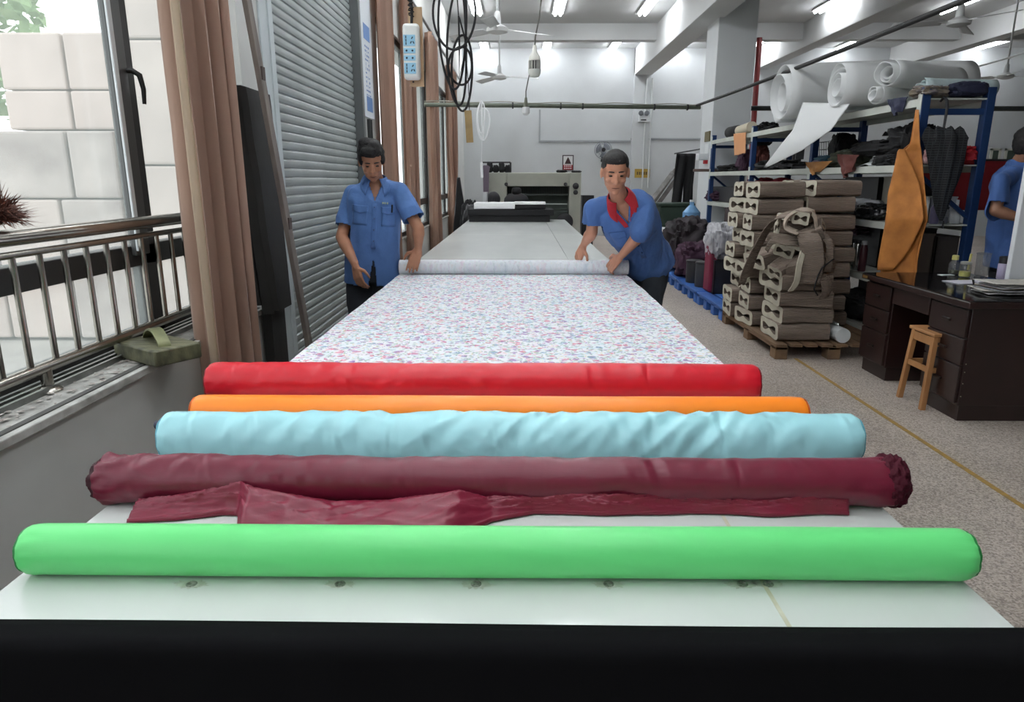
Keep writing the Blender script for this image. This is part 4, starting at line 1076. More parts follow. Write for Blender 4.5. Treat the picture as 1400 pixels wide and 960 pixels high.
def tail1(u, v):
    Lf = [(1098, 140), (1084, 178), (1066, 200), (1044, 229)]; Rt = [(1162, 142), (1136, 178), (1096, 206), (1048, 229)]
    t = v * 3; i = min(int(t), 2); f_ = t - i
    l_ = (Lf[i][0] + (Lf[i + 1][0] - Lf[i][0]) * f_, Lf[i][1] + (Lf[i + 1][1] - Lf[i][1]) * f_); r_ = (Rt[i][0] + (Rt[i + 1][0] - Rt[i][0]) * f_, Rt[i][1] + (Rt[i + 1][1] - Rt[i][1]) * f_)
    return ox(l_[0] + (r_[0] - l_[0]) * u, l_[1] + (r_[1] - l_[1]) * u, 2.93 - 0.10 * math.sin(v * 2.6) - 0.03 * math.sin(u * 3.1) * (1 - v))
foam('largest white foam roll with a loose sheet hanging off the rack', (2.88, ox(1072, 130, 2.9).y, zS - 0.055), (1, 0.02, 0.06), 1.25, 0.335, 2.6, tail1, seed=0.4)
foam('middle white foam roll next to the largest one', (2.90, ox(1152, 135, 2.95).y, zS), (1, 0.06, 0.02), 1.2, 0.215, 3.4, seed=2.0)
foam('white foam roll raised on top of other rolls', (2.98, ox(1215, 105, 3.0).y, zS + 0.12), (0.85, 0.5, 0.0), 1.0, 0.11, 2.6, seed=4.0)
foam('flat white foam roll under the raised roll', (3.0, ox(1195, 130, 3.0).y, zS), (0.9, 0.3, 0.0), 0.8, 0.085, 2.4, seed=5.0)
foam('thin bluish white foam roll at the near end of the rack', (3.15, 5.78, zS + 0.01), (1, 0.15, 0.0), 0.62, 0.075, 2.2, seed=6.1, rgb=(206, 222, 224))
lump('rag', 'navy cloth bundle on the near end of the top shelf', 'cloth', (3.43, 5.64, zS), (0.30, 0.16, 0.11), M_navy, 4, 0.15, rz=0.1)
lump('rag', 'beige and striped rags bunched on the near corner of the top shelf', 'cloth', (3.17, 5.68, zS), (0.26, 0.2, 0.085), mat('beige_rag', (150, 138, 120), 0.85, rgb2=(88, 84, 96), vscale=18, bump=0.3), 9, 0.3, rz=0.3)
# --- far bay, top shelf
bx = ox(1000, 176, 3.2)
rr0 = thing('cloth_roll', 'cream cloth roll with a black end on the far top shelf', 'fabric roll', (3.2, 10.6, zS))
put('rolled_cloth', MB().cyl((3.12, 9.75, zS + 0.075), (3.2, 10.55, zS + 0.075), 0.07, n=20), mat('cream_cloth', (198, 190, 168), 0.8), rr0)
put('black_end', MB().tube([(3.19, 10.5, zS + 0.075), (3.2, 10.6, zS + 0.075), (3.21, 11.05, zS + 0.08), (3.21, 11.1, zS + 0.08)], [0.05, 0.085, 0.085, 0.05], 20), M_k, rr0)
lump('rag', 'black straps heaped on the top shelf beside the largest foam roll', 'cloth', (3.2, 9.35, zS), (0.2, 0.3, 0.09), M_k, 15, 0.5)
def cloth_hang(name, label, cat, px, X, m, drape_x=0.02, th=0.004, amp=0.012, freq=9, seed=0, group=None):
    """sheet hanging in the plane X given its four pixel corners: tl, tr, br, bl"""
    tl, tr_, br, bl = [ox(p[0], p[1], X) for p in px]
    def fn(u, v):
        t = tl.lerp(tr_, u); b = bl.lerp(br, u); p = t.lerp(b, v)
        return p + Vector((-drape_x + amp * math.sin(u * freq + seed) * (0.35 + 0.65 * v) + amp * 0.6 * N3(u * 4, v * 3, seed), 0.3 * amp * math.sin(v * 5 + seed), 0.01 * N3(u * 5, seed, 0) * v))
    g = MB(); g.grid(fn, 28, 24)
    return tag(put(name, g, m, angle=80, solid=th), label, cat, group)
cloth_hang('hanging_towel', 'small tan towel hanging from the far top shelf edge', 'cloth', ((1005, 183), (1022, 181), (1021, 209), (1006, 213)), RX0, mat('tan_towel', (204, 148, 104), 0.85, bump=0.2, bscale=60), amp=0.008, freq=3)
cloth_hang('hanging_cloth', 'navy rag hanging over the front edge of the top shelf', 'cloth', ((1218, 136), (1246, 132), (1236, 152), (1226, 159)), RX0, M_navy, 0.03, amp=0.02, freq=8)
# --- middle shelf (1.53)
z = RZ[1]
def onshelf(px, zz, X=3.3): 
    d = ray(px, 245); t = X / d[0]; return Vector((X, d[1] * t, zz))
lump('rag', 'pale blue cloth on the far middle shelf', 'cloth', onshelf(983, z), (0.25, 0.5, 0.07), mat('pale_blue_cloth', (140, 160, 172), 0.8), 21, 0.4)
lump('rag', 'black cloth piled along the far middle shelf', 'cloth', onshelf(1003, z), (0.35, 0.9, 0.10), M_k, 22, 0.4)
lump('cap', 'black cap on a brown bundle on the far middle shelf', 'cap', onshelf(1037, 1.86), (0.25, 0.3, 0.10), M_k, 23, 0.15)
lump('rag', 'brown cloth bundle carrying a black cap on the far middle shelf', 'cloth', onshelf(1036, z), (0.22, 0.3, 0.33), M_brn, 24, 0.25)
lump('rag', 'dark plum bag behind the tan towel', 'bag', onshelf(1018, z), (0.22, 0.3, 0.28), M_pur, 25, 0.25)
lump('rag', 'long black cloth heap on the middle shelf under the hanging foam sheet', 'cloth', onshelf(1063, z), (0.4, 1.0, 0.12), M_k, 26, 0.35)
# sewing machine like silhouettes: machine = base, arm, head
def sewing(label, c, rz):
    root = thing('sewing_machine', label, 'sewing machine', c)
    M = Matrix.Translation(Vector(c)) @ Matrix.Rotation(rz, 4, 'Z')
    put('bed', MB().box((-0.2, -0.08, 0), (0.2, 0.08, 0.05)).xf(M), M_dkp, root, bevel=0.008)
    put('arm', MB().box((0.10, -0.05, 0.05), (0.2, 0.05, 0.25)).box((-0.2, -0.045, 0.2), (0.2, 0.045, 0.28)).xf(M), M_dkp, root, bevel=0.01)
    put('head', MB().box((-0.21, -0.045, 0.12), (-0.14, 0.045, 0.24)).cyl((-0.175, 0, 0.12), (-0.175, 0, 0.055), 0.008, n=8).xf(M), M_dkp, root)
    put('hand_wheel', MB().lathe((0, 0, 0), [(0.06, 0), (0.06, 0.02)], 18, 'X').xf(M @ Matrix.Translation((0.205, 0, 0.2))), M_dkp, root)
sewing('black sewing machine on the middle shelf behind the second blue post', onshelf(1088, z, 3.38), 1.3)
lump('jacket', 'black jacket slumped beside a blue post on the middle shelf', 'jacket', (3.42, 7.62, z), (0.24, 0.24, 0.34), M_k, 31, 0.25)
wb = thing('wire_basket', 'grey wire basket holding white sheets on the middle shelf', 'basket', onshelf(1140, z, 3.45))
c = wloc(wb)
for zz in (0.0, 0.1, 0.2, 0.28): put('wire_hoop', MB().tube([c + Vector((sx_ * (0.10 + zz * 0.1), sy_ * (0.16 + zz * 0.12), zz + 0.006)) for sx_, sy_ in ((-1, -1), (1, -1), (1, 1), (-1, 1), (-1, -1))], 0.004, 6), M_dkp, wb)
for k in range(7):
    put('wire_rib', MB().cyl(c + Vector((-0.10, -0.15 + 0.05 * k, 0.005)), c + Vector((-0.128, -0.18 + 0.06 * k, 0.285)), 0.003, n=5), M_dkp, wb)
lump('paper_bundle', 'crumpled white sheets inside the grey wire basket', 'paper', c + Vector((0, 0, 0.01)), (0.17, 0.26, 0.24), M_whp, 33, 0.15)
lump('folded_cloth', 'teal folded cloth on the middle shelf', 'cloth', onshelf(1133, z, 3.22), (0.28, 0.42, 0.13), M_teal, 34, 0.18)
lump('folded_cloth', 'mauve grey cloth under the teal one on the middle shelf', 'cloth', onshelf(1122, z, 3.14), (0.16, 0.3, 0.09), mat('mauve_cloth', (110, 100, 120), 0.8, bump=0.3), 35, 0.2)
lump('rag', 'olive rag between teal and maroon cloths on the middle shelf', 'cloth', onshelf(1160, z, 3.26), (0.3, 0.36, 0.17), M_grn, 36, 0.3)
cloth_hang('hanging_cloth', 'tan cloth hanging over the middle shelf edge', 'cloth', ((1105, 222), (1142, 220), (1124, 234), (1114, 240)), RX0, M_tan, 0.03, amp=0.02, freq=8)
cloth_hang('hanging_cloth', 'maroon cloth drooping over the middle shelf edge', 'cloth', ((1150, 211), (1182, 212), (1172, 232), (1158, 244)), RX0, M_brn, 0.04, amp=0.03, freq=10)
lump('rag', 'black trousers thrown along the middle shelf', 'trousers', onshelf(1202, z + 0.10, 3.3), (0.3, 0.85, 0.13), M_k, 38, 0.25)
lump('rag', 'black sleeve lying in front of thrown trousers on the middle shelf', 'cloth', onshelf(1208, z, 3.16), (0.12, 0.35, 0.09), M_k, 39, 0.3)
lump('jacket', 'black jacket heaped at the near end of the middle shelf', 'jacket', onshelf(1240, z, 3.34), (0.3, 0.35, 0.33), M_k, 40, 0.3)
pp_ = onshelf(1188, z, 3.17)
tag(put('paper_sheet', MB().grid(lambda u, v: pp_ + Vector((-0.08 + 0.2 * u, -0.14 + 0.28 * v, 0.006 + 0.07 * u + 0.012 * math.sin(v * 5))), 10, 10), M_whp, solid=0.003, angle=80), 'white paper sheet sticking up on the middle shelf beside thrown trousers', 'paper')
mc = (3.5 * Vector((1, 0, 0)) + Vector((0, 6.72, z)))
lm_ = thing('desk_lamp', 'small dark gooseneck lamp standing on the middle shelf', 'lamp', mc)
put('neck', MB().tube([mc + Vector((0, 0, 0.02)), mc + Vector((0, 0, 0.2)), mc + Vector((-0.02, 0.03, 0.28)), mc + Vector((-0.05, 0.08, 0.31))], 0.006, 8), M_dkp, lm_)
put('base', MB().lathe(mc, [(0.06, 0), (0.06, 0.015), (0.02, 0.025)], 16), M_dkp, lm_)
put('shade', MB().lathe(mc + Vector((-0.06, 0.095, 0.285)), [(0.03, 0), (0.02, 0.02), (0.008, 0.04)], 14), M_dkp, lm_)
# red bag at the near end
lump('plastic_bag', 'red plastic bag on the near end of the middle shelf', 'bag', (3.46, 5.72, z), (0.22, 0.3, 0.14), M_redc, 44, 0.35)
lump('plastic_bag', 'white and pink crumpled bag beside the red one on the middle shelf', 'bag', (3.30, 5.66, z), (0.18, 0.2, 0.15), mat('pink_bag', (190, 160, 160), 0.5, rgb2=(140, 80, 80), vscale=12), 45, 0.35)
# --- shelf at 1.07
z = RZ[2]
for i, (px, w) in enumerate(((1047, 0.42), (1070, 0.40))):
    lump('folded_cloth', 'dark red folded cloth on the third shelf, %s' % ('beyond the blue post' if i == 0 else 'in front of the other red one'), 'cloth', onshelf(px, z, 3.3), (0.3, w, 0.36), mat('dark_red_cloth', (134, 28, 46), 0.8, bump=0.3), 50 + i, 0.12)
lump('rag', 'plum and dark cloth hanging loosely on the far third shelf', 'cloth', onshelf(983, z, 3.25), (0.3, 0.5, 0.16), M_pur, 52, 0.3)
crate('dark box on the far third shelf', onshelf(1012, z, 3.2), onshelf(1000, z + 0.22, 3.5), M_dkp)
lump('plastic_bag', 'grey plastic bag of sheets on the shelf beside the brown stack', 'bag', onshelf(1180, z, 3.2), (0.36, 0.42, 0.17), M_gry, 55, 0.16)
lump('plastic_bag', 'black shiny bag in front of the grey bag of sheets', 'bag', onshelf(1203, z, 3.16), (0.26, 0.36, 0.14), mat('black_shiny', (26, 27, 30), 0.25, bump=0.3, bscale=25), 56, 0.2)
crate('beige cabinet box standing behind the grey bag', (3.42, 6.45, z), (3.58, 6.70, z + 0.36), mat('beige_box', (150, 146, 134), 0.6))
crate('dark box standing behind the orange hide on the third shelf', (3.36, 6.05, z), (3.58, 6.40, z + 0.33), M_dkp)
M_clear = glassmat('clear_plastic', (220, 225, 230), 0.25, 0.12)
def yb_(px, X, Y=5.68): return Vector((X, Y, z + 0.001))
tall = [(0.030, 0), (0.034, 0.01), (0.034, 0.12), (0.018, 0.155), (0.016, 0.17)]
bottle('yellow and green bottle on the near end of the third shelf', (3.165, 5.66, z + 0.001), [(0.028, 0), (0.034, 0.01), (0.036, 0.12), (0.020, 0.17), (0.016, 0.18)], mat('yellow_bottle', (188, 176, 70), 0.4), mat('red_cap', (150, 40, 36), 0.5), 0.025)
bottle('clear bottle with purple label between the umbrella tip and jars', (3.33, 5.66, z + 0.001), tall, mat('lilac_bottle', (120, 112, 146), 0.35), M_dkp, 0.02)
bottle('clear wide jar with dark lid on the near third shelf', (3.41, 5.67, z + 0.001), [(0.032, 0), (0.036, 0.01), (0.036, 0.105), (0.030, 0.115)], M_clear, M_dkp, 0.018, liquid=0.05, lm=mat('grey_contents', (150, 150, 160), 0.6))
bottle('white pump bottle on the near third shelf', (3.51, 5.68, z + 0.001), [(0.03, 0), (0.037, 0.01), (0.037, 0.10), (0.014, 0.135), (0.012, 0.15)], mat('milky_bottle', (200, 204, 206), 0.3), M_whp, 0.035)
bottle('dark red bottle behind the yellow one', (3.15, 5.80, z + 0.001), tall, mat('dark_red_bottle', (92, 24, 30), 0.4), M_dkp, 0.02)
crate('white carton behind the bottles on the near third shelf', (3.36, 5.80, z), (3.58, 6.0, z + 0.20), M_whp)
bn = thing('red_sheet', 'dark red sheet hung behind the near shelves', 'sheet', (3.8, 6.4, 1.1))
a_ = ox(1250, 222, 3.75); 
put('hanging_sheet', MB().grid(lambda u, v: Vector((3.66 + 1.1 * u, 6.6 + 0.03 * math.sin(u * 9), 1.14 + 0.44 * v)), 24, 6), mat('dark_red_sheet', (150, 26, 36), 0.7), bn, solid=0.004)
put('support_bar', MB().box((3.64, 6.61, 0), (3.68, 6.64, 1.6)).box((4.74, 6.61, 0), (4.78, 6.64, 1.6)).box((3.64, 6.61, 1.55), (4.78, 6.64, 1.6)), M_dkp, bn, smooth=False)
# --- shelf at 0.60
z = RZ[3]
for i, px in enumerate((1156, 1165)):
    bottle('tall clear water bottle, %s, on the low shelf by the brown stack' % ('farther' if i == 0 else 'nearer'), onshelf(px, z + 0.001, 3.14), [(0.036, 0), (0.042, 0.01), (0.042, 0.18), (0.02, 0.24), (0.017, 0.26)], M_clear, M_dkp, 0.025)
for i, px in enumerate((1178, 1184)):
    bottle(('slim steel flask on the low shelf next to the clear water bottles', 'slim steel flask on the low shelf next to the maroon flask')[i], onshelf(px, z + 0.001, 3.13), [(0.026, 0), (0.03, 0.01), (0.03, 0.22), (0.024, 0.24)], mat('flask_steel', (196, 196, 196), 0.2, 0.9), M_dkp, 0.03, group='steel flasks on the low shelf')
bottle('dark maroon flask on the low shelf beside the steel flasks', onshelf(1193, z + 0.001, 3.13), [(0.03, 0), (0.034, 0.01), (0.034, 0.2), (0.024, 0.24)], mat('maroon_flask', (62, 30, 38), 0.4), M_gry, 0.03)
lump('rag', 'dark purple bag hanging above the low shelf bottles', 'bag', onshelf(1165, z + 0.28, 3.35), (0.3, 0.7, 0.16), M_pur, 61, 0.3)
crate('grey brown fabric storage bin on the low shelf at the near end', (3.16, 5.66, z), (3.36, 5.95, z + 0.38), mat('brown_bin', (84, 72, 64), 0.8), name='storage_bin')
crate('second darker storage bin on the low shelf at the near end', (3.39, 5.68, z), (3.57, 5.95, z + 0.36), mat('brown_bin_dark', (58, 52, 48), 0.8), name='storage_bin')
z = RZ[4]
lump('bag', 'black bag on the bottom shelf behind the desk', 'bag', (3.22, 6.5, z), (0.26, 0.7, 0.25), M_k, 63, 0.2)
crate('pale carton on the bottom shelf near the brown stack', (3.1, 6.95, z), (3.38, 7.45, z + 0.18), mat('pale_carton', (150, 146, 138), 0.7))
lump('bag', 'dark bag on the bottom shelf at the near end', 'bag', (3.35, 5.85, z), (0.4, 0.4, 0.35), M_dkp, 64, 0.2)
for i, (ya_, yb2, z_, h_, lab) in enumerate(((6.0, 6.55, RZ[3], 0.40, 'wide black carton at the back of the low shelf near the bins'), (6.6, 7.4, RZ[3], 0.38, 'long black carton at the back of the low shelf behind the bottles'), (6.15, 6.9, RZ[4], 0.36, 'black carton at the back of the bottom shelf'), (7.75, 9.2, RZ[3], 0.36, 'long dark carton on the low shelf behind the tall stack'), (6.75, 7.45, RZ[2], 0.36, 'dark carton at the back of the third shelf behind the brown stack'), (7.75, 8.6, RZ[2], 0.34, 'dark carton on the third shelf beyond the second post'))):
    crate(lab, (3.40, ya_, z_ + 0.001), (3.57, yb2, z_ + h_), M_dkp, name='carton', cat='carton')
# --- umbrella hung at the rack end
um = thing('umbrella', 'folded black checked umbrella hanging by its handle from the rack end', 'umbrella', (3.27, 5.50, 1.05))
ut = oy(1295, 148, 5.50); uc = oy(1290, 176, 5.50); ub = oy(1290, 302, 5.50)
def check():
    m = mat('umbrella_check', (40, 42, 46), 0.8); nt = m.node_tree; b = nt.nodes['Principled BSDF']
    w1_ = nt.nodes.new('ShaderNodeTexBrick'); w1_.inputs['Scale'].default_value = 14; w1_.offset = 0
    w1_.inputs['Color1'].default_value = lin((20, 20, 22)); w1_.inputs['Color2'].default_value = lin((28, 29, 32)); w1_.inputs['Mortar'].default_value = lin((50, 53, 56)); w1_.inputs['Mortar Size'].default_value = 0.05
    tc = nt.nodes.new('ShaderNodeTexCoord'); mp_ = nt.nodes.new('ShaderNodeMapping'); mp_.inputs['Rotation'].default_value = (math.pi / 2, 0, 0)
    nt.links.new(tc.outputs['Object'], mp_.inputs[0]); nt.links.new(mp_.outputs[0], w1_.inputs[0]); nt.links.new(w1_.outputs[0], b.inputs['Base Color']); return m
rings = []
for i in range(31):
    t = i / 30; c_ = uc.lerp(ub, t)
    R0 = 0.16 * (1 - t) ** 0.8 + 0.010 if t > 0.12 else 0.11 + 0.055 * math.sin(t / 0.12 * 1.57)
    rings.append([c_ + Vector((math.cos(2 * math.pi * k / 40), 0.42 * math.sin(2 * math.pi * k / 40), 0)) * R0 * (1 + 0.16 * math.sin(8 * 2 * math.pi * k / 40 + t * 3)) + Vector((0.02 * math.sin(t * 5), 0, 0.02 * math.sin(8 * 2 * math.pi * k / 40) * (t < 0.05))) for k in range(40)])
put('folded_canopy', MB().loft(rings), check(), um, angle=70)
put('handle', MB().tube([uc + Vector((0, 0, -0.03)), ut, ut + Vector((0.0, 0.02, 0.06)), ut + Vector((0, 0.06, 0.085)), ut + Vector((0, 0.10, 0.06))], [0.008, 0.011, 0.011, 0.010, 0.009], 8), M_dkp, um)
put('tip', MB().cyl(ub, ub - Vector((0, 0, 0.06)), 0.005, n=8), M_dkp, um)
# --- orange hide hung on the front post
M_hide = mat('orange_hide', (190, 124, 56), 0.75, rgb2=(156, 96, 40), vscale=9, bump=0.2, bscale=18)
hd = thing('leather_hide', 'long orange tan hide hanging from the blue post beside the desk', 'leather', (3.0, 5.55, 0.5))
hs = [(1252, 150, 1256, 150), (1244, 196, 1255, 196), (1229, 208, 1254, 206), (1222, 235, 1254, 235), (1212, 268, 1254, 262), (1204, 298, 1258, 300), (1200, 330, 1252, 322), (1196, 358, 1246, 355), (1194, 392, 1244, 392)]
def hide(u, v):
    t = v * (len(hs) - 1); i = min(int(t), len(hs) - 2); q = t - i
    L_ = ox(hs[i][0], hs[i][1], 3.0).lerp(ox(hs[i + 1][0], hs[i + 1][1], 3.0), q); Rr = ox(hs[i][2], hs[i][3], 3.0).lerp(ox(hs[i + 1][2], hs[i + 1][3], 3.0), q)
    p = L_.lerp(Rr, u)
    f = 0.075 * min(1, v * 2)
    return p + Vector((f * math.sin(u * 7.5 + 1.2 * v) * 0.8 - 0.05 * math.exp(-((u - 0.62) / 0.12) ** 2) * v, 0.0, 0))
put('hanging_hide', MB().grid(hide, 40, 60), M_hide, hd, angle=80, solid=0.006)
put('folded_layer', MB().grid(lambda u, v: hide(0.50 + 0.5 * u * (0.4 + 0.6 * math.sin(v * 3.1)), 0.22 + 0.70 * v) + Vector((-0.035 - 0.02 * math.sin(u * 3.1), -0.01, 0)), 16, 40), M_hide, hd, angle=80, solid=0.006)

# ================================================================== grey brown bundles on the wooden pallet
def pallet(label, lo, hi, m, nb, name='wooden_pallet', nblk=3, deck=0.022, gap=0.03, group=None, cat='pallet'):
    lo = Vector(lo); hi = Vector(hi)
    root = thing(name, label, cat, ((lo.x + hi.x) / 2, (lo.y + hi.y) / 2, 0), group)
    w = (hi.x - lo.x - gap * (nb - 1)) / nb
    for k in range(nb):
        x = lo.x + k * (w + gap); put('deck_board', MB().box((x, lo.y, hi.z - deck), (x + w, hi.y, hi.z)), m, root, smooth=False, bevel=0.003)
    for k in range(nblk):
        for x in (lo.x, (lo.x + hi.x) / 2 - 0.05, hi.x - 0.10):
            bw = 0.12; y = lo.y + (hi.y - lo.y - bw) * k / (nblk - 1)
            put('block', MB().box((x, y, 0.001), (x + 0.10, y + bw, hi.z - deck)), m, root, smooth=False, bevel=0.004)
    for x in (lo.x, (lo.x + hi.x) / 2 - 0.05, hi.x - 0.10):
        put('stringer_board', MB().box((x, lo.y, hi.z - deck - 0.02), (x + 0.10, hi.y, hi.z - deck)), m, root, smooth=False)
    return root
M_pw = mat('pallet_wood', (134, 106, 78), 0.8, rgb2=(96, 76, 58), vscale=8, stretch=(1, 0.2, 1))
pallet('worn wooden pallet under the grey brown felt bundles', (2.07, 5.42, 0), (3.02, 6.93, 0.125), M_pw, 8)
M_felt = mat('felt_greybrown', (140, 126, 114), 0.9, rgb2=(118, 104, 94), vscale=8, bump=0.35, bscale=40, stretch=(0.4, 0.4, 3))
def laminate(m):
    nt = m.node_tree; b = nt.nodes['Principled BSDF']; L = nt.links
    tc = nt.nodes.new('ShaderNodeTexCoord'); w = nt.nodes.new('ShaderNodeTexWave'); w.bands_direction = 'Z'
    w.inputs['Scale'].default_value = 26; w.inputs['Distortion'].default_value = 3.5; w.inputs['Detail'].default_value = 2; w.inputs['Detail Scale'].default_value = 0.6
    bp = nt.nodes.new('ShaderNodeBump'); bp.inputs['Strength'].default_value = 0.55; bp.inputs['Distance'].default_value = 0.012
    L.new(tc.outputs['Object'], w.inputs[0]); L.new(w.outputs['Fac'], bp.inputs['Height'])
    old = b.inputs['Normal'].links[0].from_socket; L.new(old, bp.inputs['Normal']); L.new(bp.outputs[0], b.inputs['Normal'])
laminate(M_felt)
M_cream = mat('felt_cut_end', (196, 190, 172), 0.9, var=0.08, vscale=14)
def bundle_mesh(seed, Lx=0.40, Wy=0.40, Hz=0.138):
    """folded felt pad: thick folded ring pinched in the middle, open at both ends, hole shaped like a bow tie"""
    n = 48; g = MB(); rings_o = []; rings_i = []
    def prof(x, inner):
        out = []
        for k in range(n):
            a = 2 * math.pi * k / n; cx_, sx_ = math.cos(a), math.sin(a)
            yy = math.copysign(abs(cx_) ** 0.34, cx_) * Wy / 2; zz = math.copysign(abs(sx_) ** 0.34, sx_) * Hz / 2
            pin = math.exp(-(yy / (Wy * 0.20)) ** 2)
            if inner:
                zz *= 0.46 * (1 - 0.90 * pin); yy *= 0.74
            else:
                zz *= 1 - 0.10 * pin
            zz += 0.008 * N3(x * 7 + seed, yy * 9, seed) ; yy += 0.016 * N3(x * 9, zz * 30 + seed, 2 + seed)
            out.append(Vector((x, yy, zz + Hz / 2)))
        return out
    xs_ = [-Lx / 2 + Lx * i / 6 for i in range(7)]
    O = [prof(x, False) for x in xs_]; I = [prof(x, True) for x in (xs_[0], xs_[0] + 0.09)]; I2 = [prof(x, True) for x in (xs_[-1] - 0.09, xs_[-1])]
    me = bpy.data.meshes.new('bundle')
    v = []; f = []; mi = []
    def addring(r): o_ = len(v); v.extend([tuple(p) for p in r]); return o_
    ro = [addring(r) for r in O]; ri = [addring(r) for r in I]; rj = [addring(r) for r in I2]
    def band(a, b, m, flip=False):
        for k in range(n):
            q = (k + 1) % n; face = (a + k, a + q, b + q, b + k); f.append(face if flip else tuple(reversed(face))); mi.append(m)
    for i in range(6): band(ro[i], ro[i + 1], 0)
    band(ri[0], ro[0], 1); band(ri[1], ri[0], 0); f.append(tuple(range(ri[1], ri[1] + n))); mi.append(0)
    band(ro[6], rj[1], 1); band(rj[1], rj[0], 0); f.append(tuple(reversed(range(rj[0], rj[0] + n)))); mi.append(0)
    me.from_pydata(v, [], f); me.validate(); me.update(); me.shade_smooth(); me.set_sharp_from_angle(angle=math.radians(45))
    me.materials.append(M_felt); me.materials.append(M_cream)
    me.polygons.foreach_set('material_index', mi)
    return me
BM = [bundle_mesh(s_) for s_ in (1.3, 5.1, 9.7, 14.2)]
rb_ = random.Random(11); nb_ = 0
def bundle(x, y, z, label, group, rz=0.0, rx=0.0, ry=0.0, sc=(1, 1, 1)):
    global nb_
    o = bpy.data.objects.new('felt_bundle', BM[nb_ % 4]); nb_ += 1; COL.objects.link(o)
    o.location = (x, y, z); o.rotation_euler = (rx, ry, rz); o.scale = sc
    tag(o, label, 'felt bundle', group); return o
zp = 0.127
ORD = ['lowest', 'second', 'third', 'fourth', 'fifth', 'sixth', 'seventh', 'eighth', 'topmost']
for iy, yc in enumerate((6.30, 6.71)):
    for ix, (xc, dz, sz) in enumerate(((2.30, 0.1415, 1.0), (2.715, 0.1435, 1.0))):
        for k in range(9):
            lab = '%s felt bundle%s on the %s side of the tall stack, %s' % (ORD[k], '' if k in (0, 8) else ' up', ('aisle', 'rack')[ix], ('nearer the low stack', 'nearer the blue pallets')[iy])
            bundle(xc + (rb_.uniform(-0.075, 0.01) if ix == 0 else rb_.uniform(-0.01, 0.03)), yc + rb_.uniform(-0.018, 0.018), zp + k * dz, lab, 'felt bundles of the tall stack', rb_.uniform(-0.12, 0.12), rx=rb_.uniform(-0.035, 0.035), sc=(0.98, 0.97, sz))
for k in range(4):
    bundle(2.32 + rb_.uniform(-0.03, 0.03), 5.74 + rb_.uniform(-0.015, 0.015), zp + k * 0.1385, '%s felt bundle of the low stack at the front corner of the wooden pallet' % ('lowest', 'second', 'third', 'uppermost')[k], 'felt bundles of the low stack', rb_.uniform(-0.09, 0.09), sc=(1.05, 1.12, 1.04))
zt4 = zp + 4 * 0.1385
bundle(2.16, 5.95, zt4 + 0.03, 'felt bundle tipped toward the aisle on top of the low stack', None, 0.3, 0.0, -0.25, (0.8, 0.7, 1))
bundle(2.33, 5.72, zt4 + 0.005, 'felt bundle lying askew on top of the low stack under loose strips', None, -0.35, 0.05, 0.0, (0.85, 0.8, 1))
bundle(2.30, 5.80, zt4 + 0.16, 'upper askew felt bundle half hidden under drooping felt strips', None, 0.55, -0.1, 0.12, (0.75, 0.7, 1))
bundle(2.34, 5.92, zt4 + 0.31, 'topmost small felt bundle leaning on the tall stack', None, 0.2, 0.3, 0.0, (0.7, 0.6, 1))
hs_ = [(2.14, 5.62, 0.69), (2.26, 5.56, 0.70), (2.42, 5.60, 0.70), (2.18, 5.70, 0.82), (2.40, 5.68, 0.83), (2.22, 5.62, 0.86), (2.32, 5.58, 0.94), (2.20, 5.74, 0.97), (2.38, 5.72, 1.0), (2.28, 5.66, 1.08)]
for i, (x, y, z) in enumerate(hs_):
    bundle(x, y, z, 'small crumpled felt bundle in the slumped heap on the low stack', 'small felt bundles in the slumped heap', rb_.uniform(-1.2, 1.2), rb_.uniform(-0.4, 0.4), rb_.uniform(-0.5, 0.4), (rb_.uniform(0.38, 0.55), rb_.uniform(0.28, 0.42), rb_.uniform(0.55, 0.85)))
# loose felt strips drooping over the heap
def strip(label, pts, w, seed, th=0.006, side=Vector((0.35, 0.93, 0)), m=None):
    pts = [Vector(p) for p in pts]
    def fn(u, v):
        t = v * (len(pts) - 1); i = min(int(t), len(pts) - 2); q = t - i
        P_ = [pts[max(0, i - 1)], pts[i], pts[i + 1], pts[min(len(pts) - 1, i + 2)]]
        p = 0.5 * ((2 * P_[1]) + (P_[2] - P_[0]) * q + (2 * P_[0] - 5 * P_[1] + 4 * P_[2] - P_[3]) * q * q + (3 * P_[1] - P_[0] - 3 * P_[2] + P_[3]) * q ** 3)
        return p + side * (u - 0.5) * w + Vector((-0.012 * math.sin(u * 9 + seed), 0, 0.012 * N3(u * 3, v * 3, seed)))
    return tag(put('felt_strip', MB().grid(fn, 12, 36), m or M_felt, angle=80, solid=th), label, 'felt strip')
def hp_(px, py, y): return oy(px, py, y)
strip('wide felt strip drooping from the heap toward the tall stack', [hp_(1090, 292, 5.75), hp_(1062, 298, 5.7), hp_(1040, 330, 5.65), hp_(1025, 362, 5.62), hp_(1018, 385, 5.62)], 0.22, 1, side=Vector((0.6, 0.75, 0.25)))
strip('pale looped felt strip on the crown of the heap', [hp_(1116, 312, 5.55), hp_(1112, 292, 5.6), hp_(1095, 287, 5.62), hp_(1078, 296, 5.6), hp_(1074, 310, 5.55), hp_(1090, 318, 5.5)], 0.10, 2, side=Vector((0.25, 0.9, 0.3)), m=mat('felt_pale', (166, 152, 138), 0.9, bump=0.3, bscale=40))
strip('ribbed felt strip hanging down the front of the heap', [hp_(1102, 318, 5.52), hp_(1108, 332, 5.44), hp_(1110, 360, 5.42), hp_(1104, 388, 5.44)], 0.17, 3, side=Vector((0.98, -0.15, 0)))
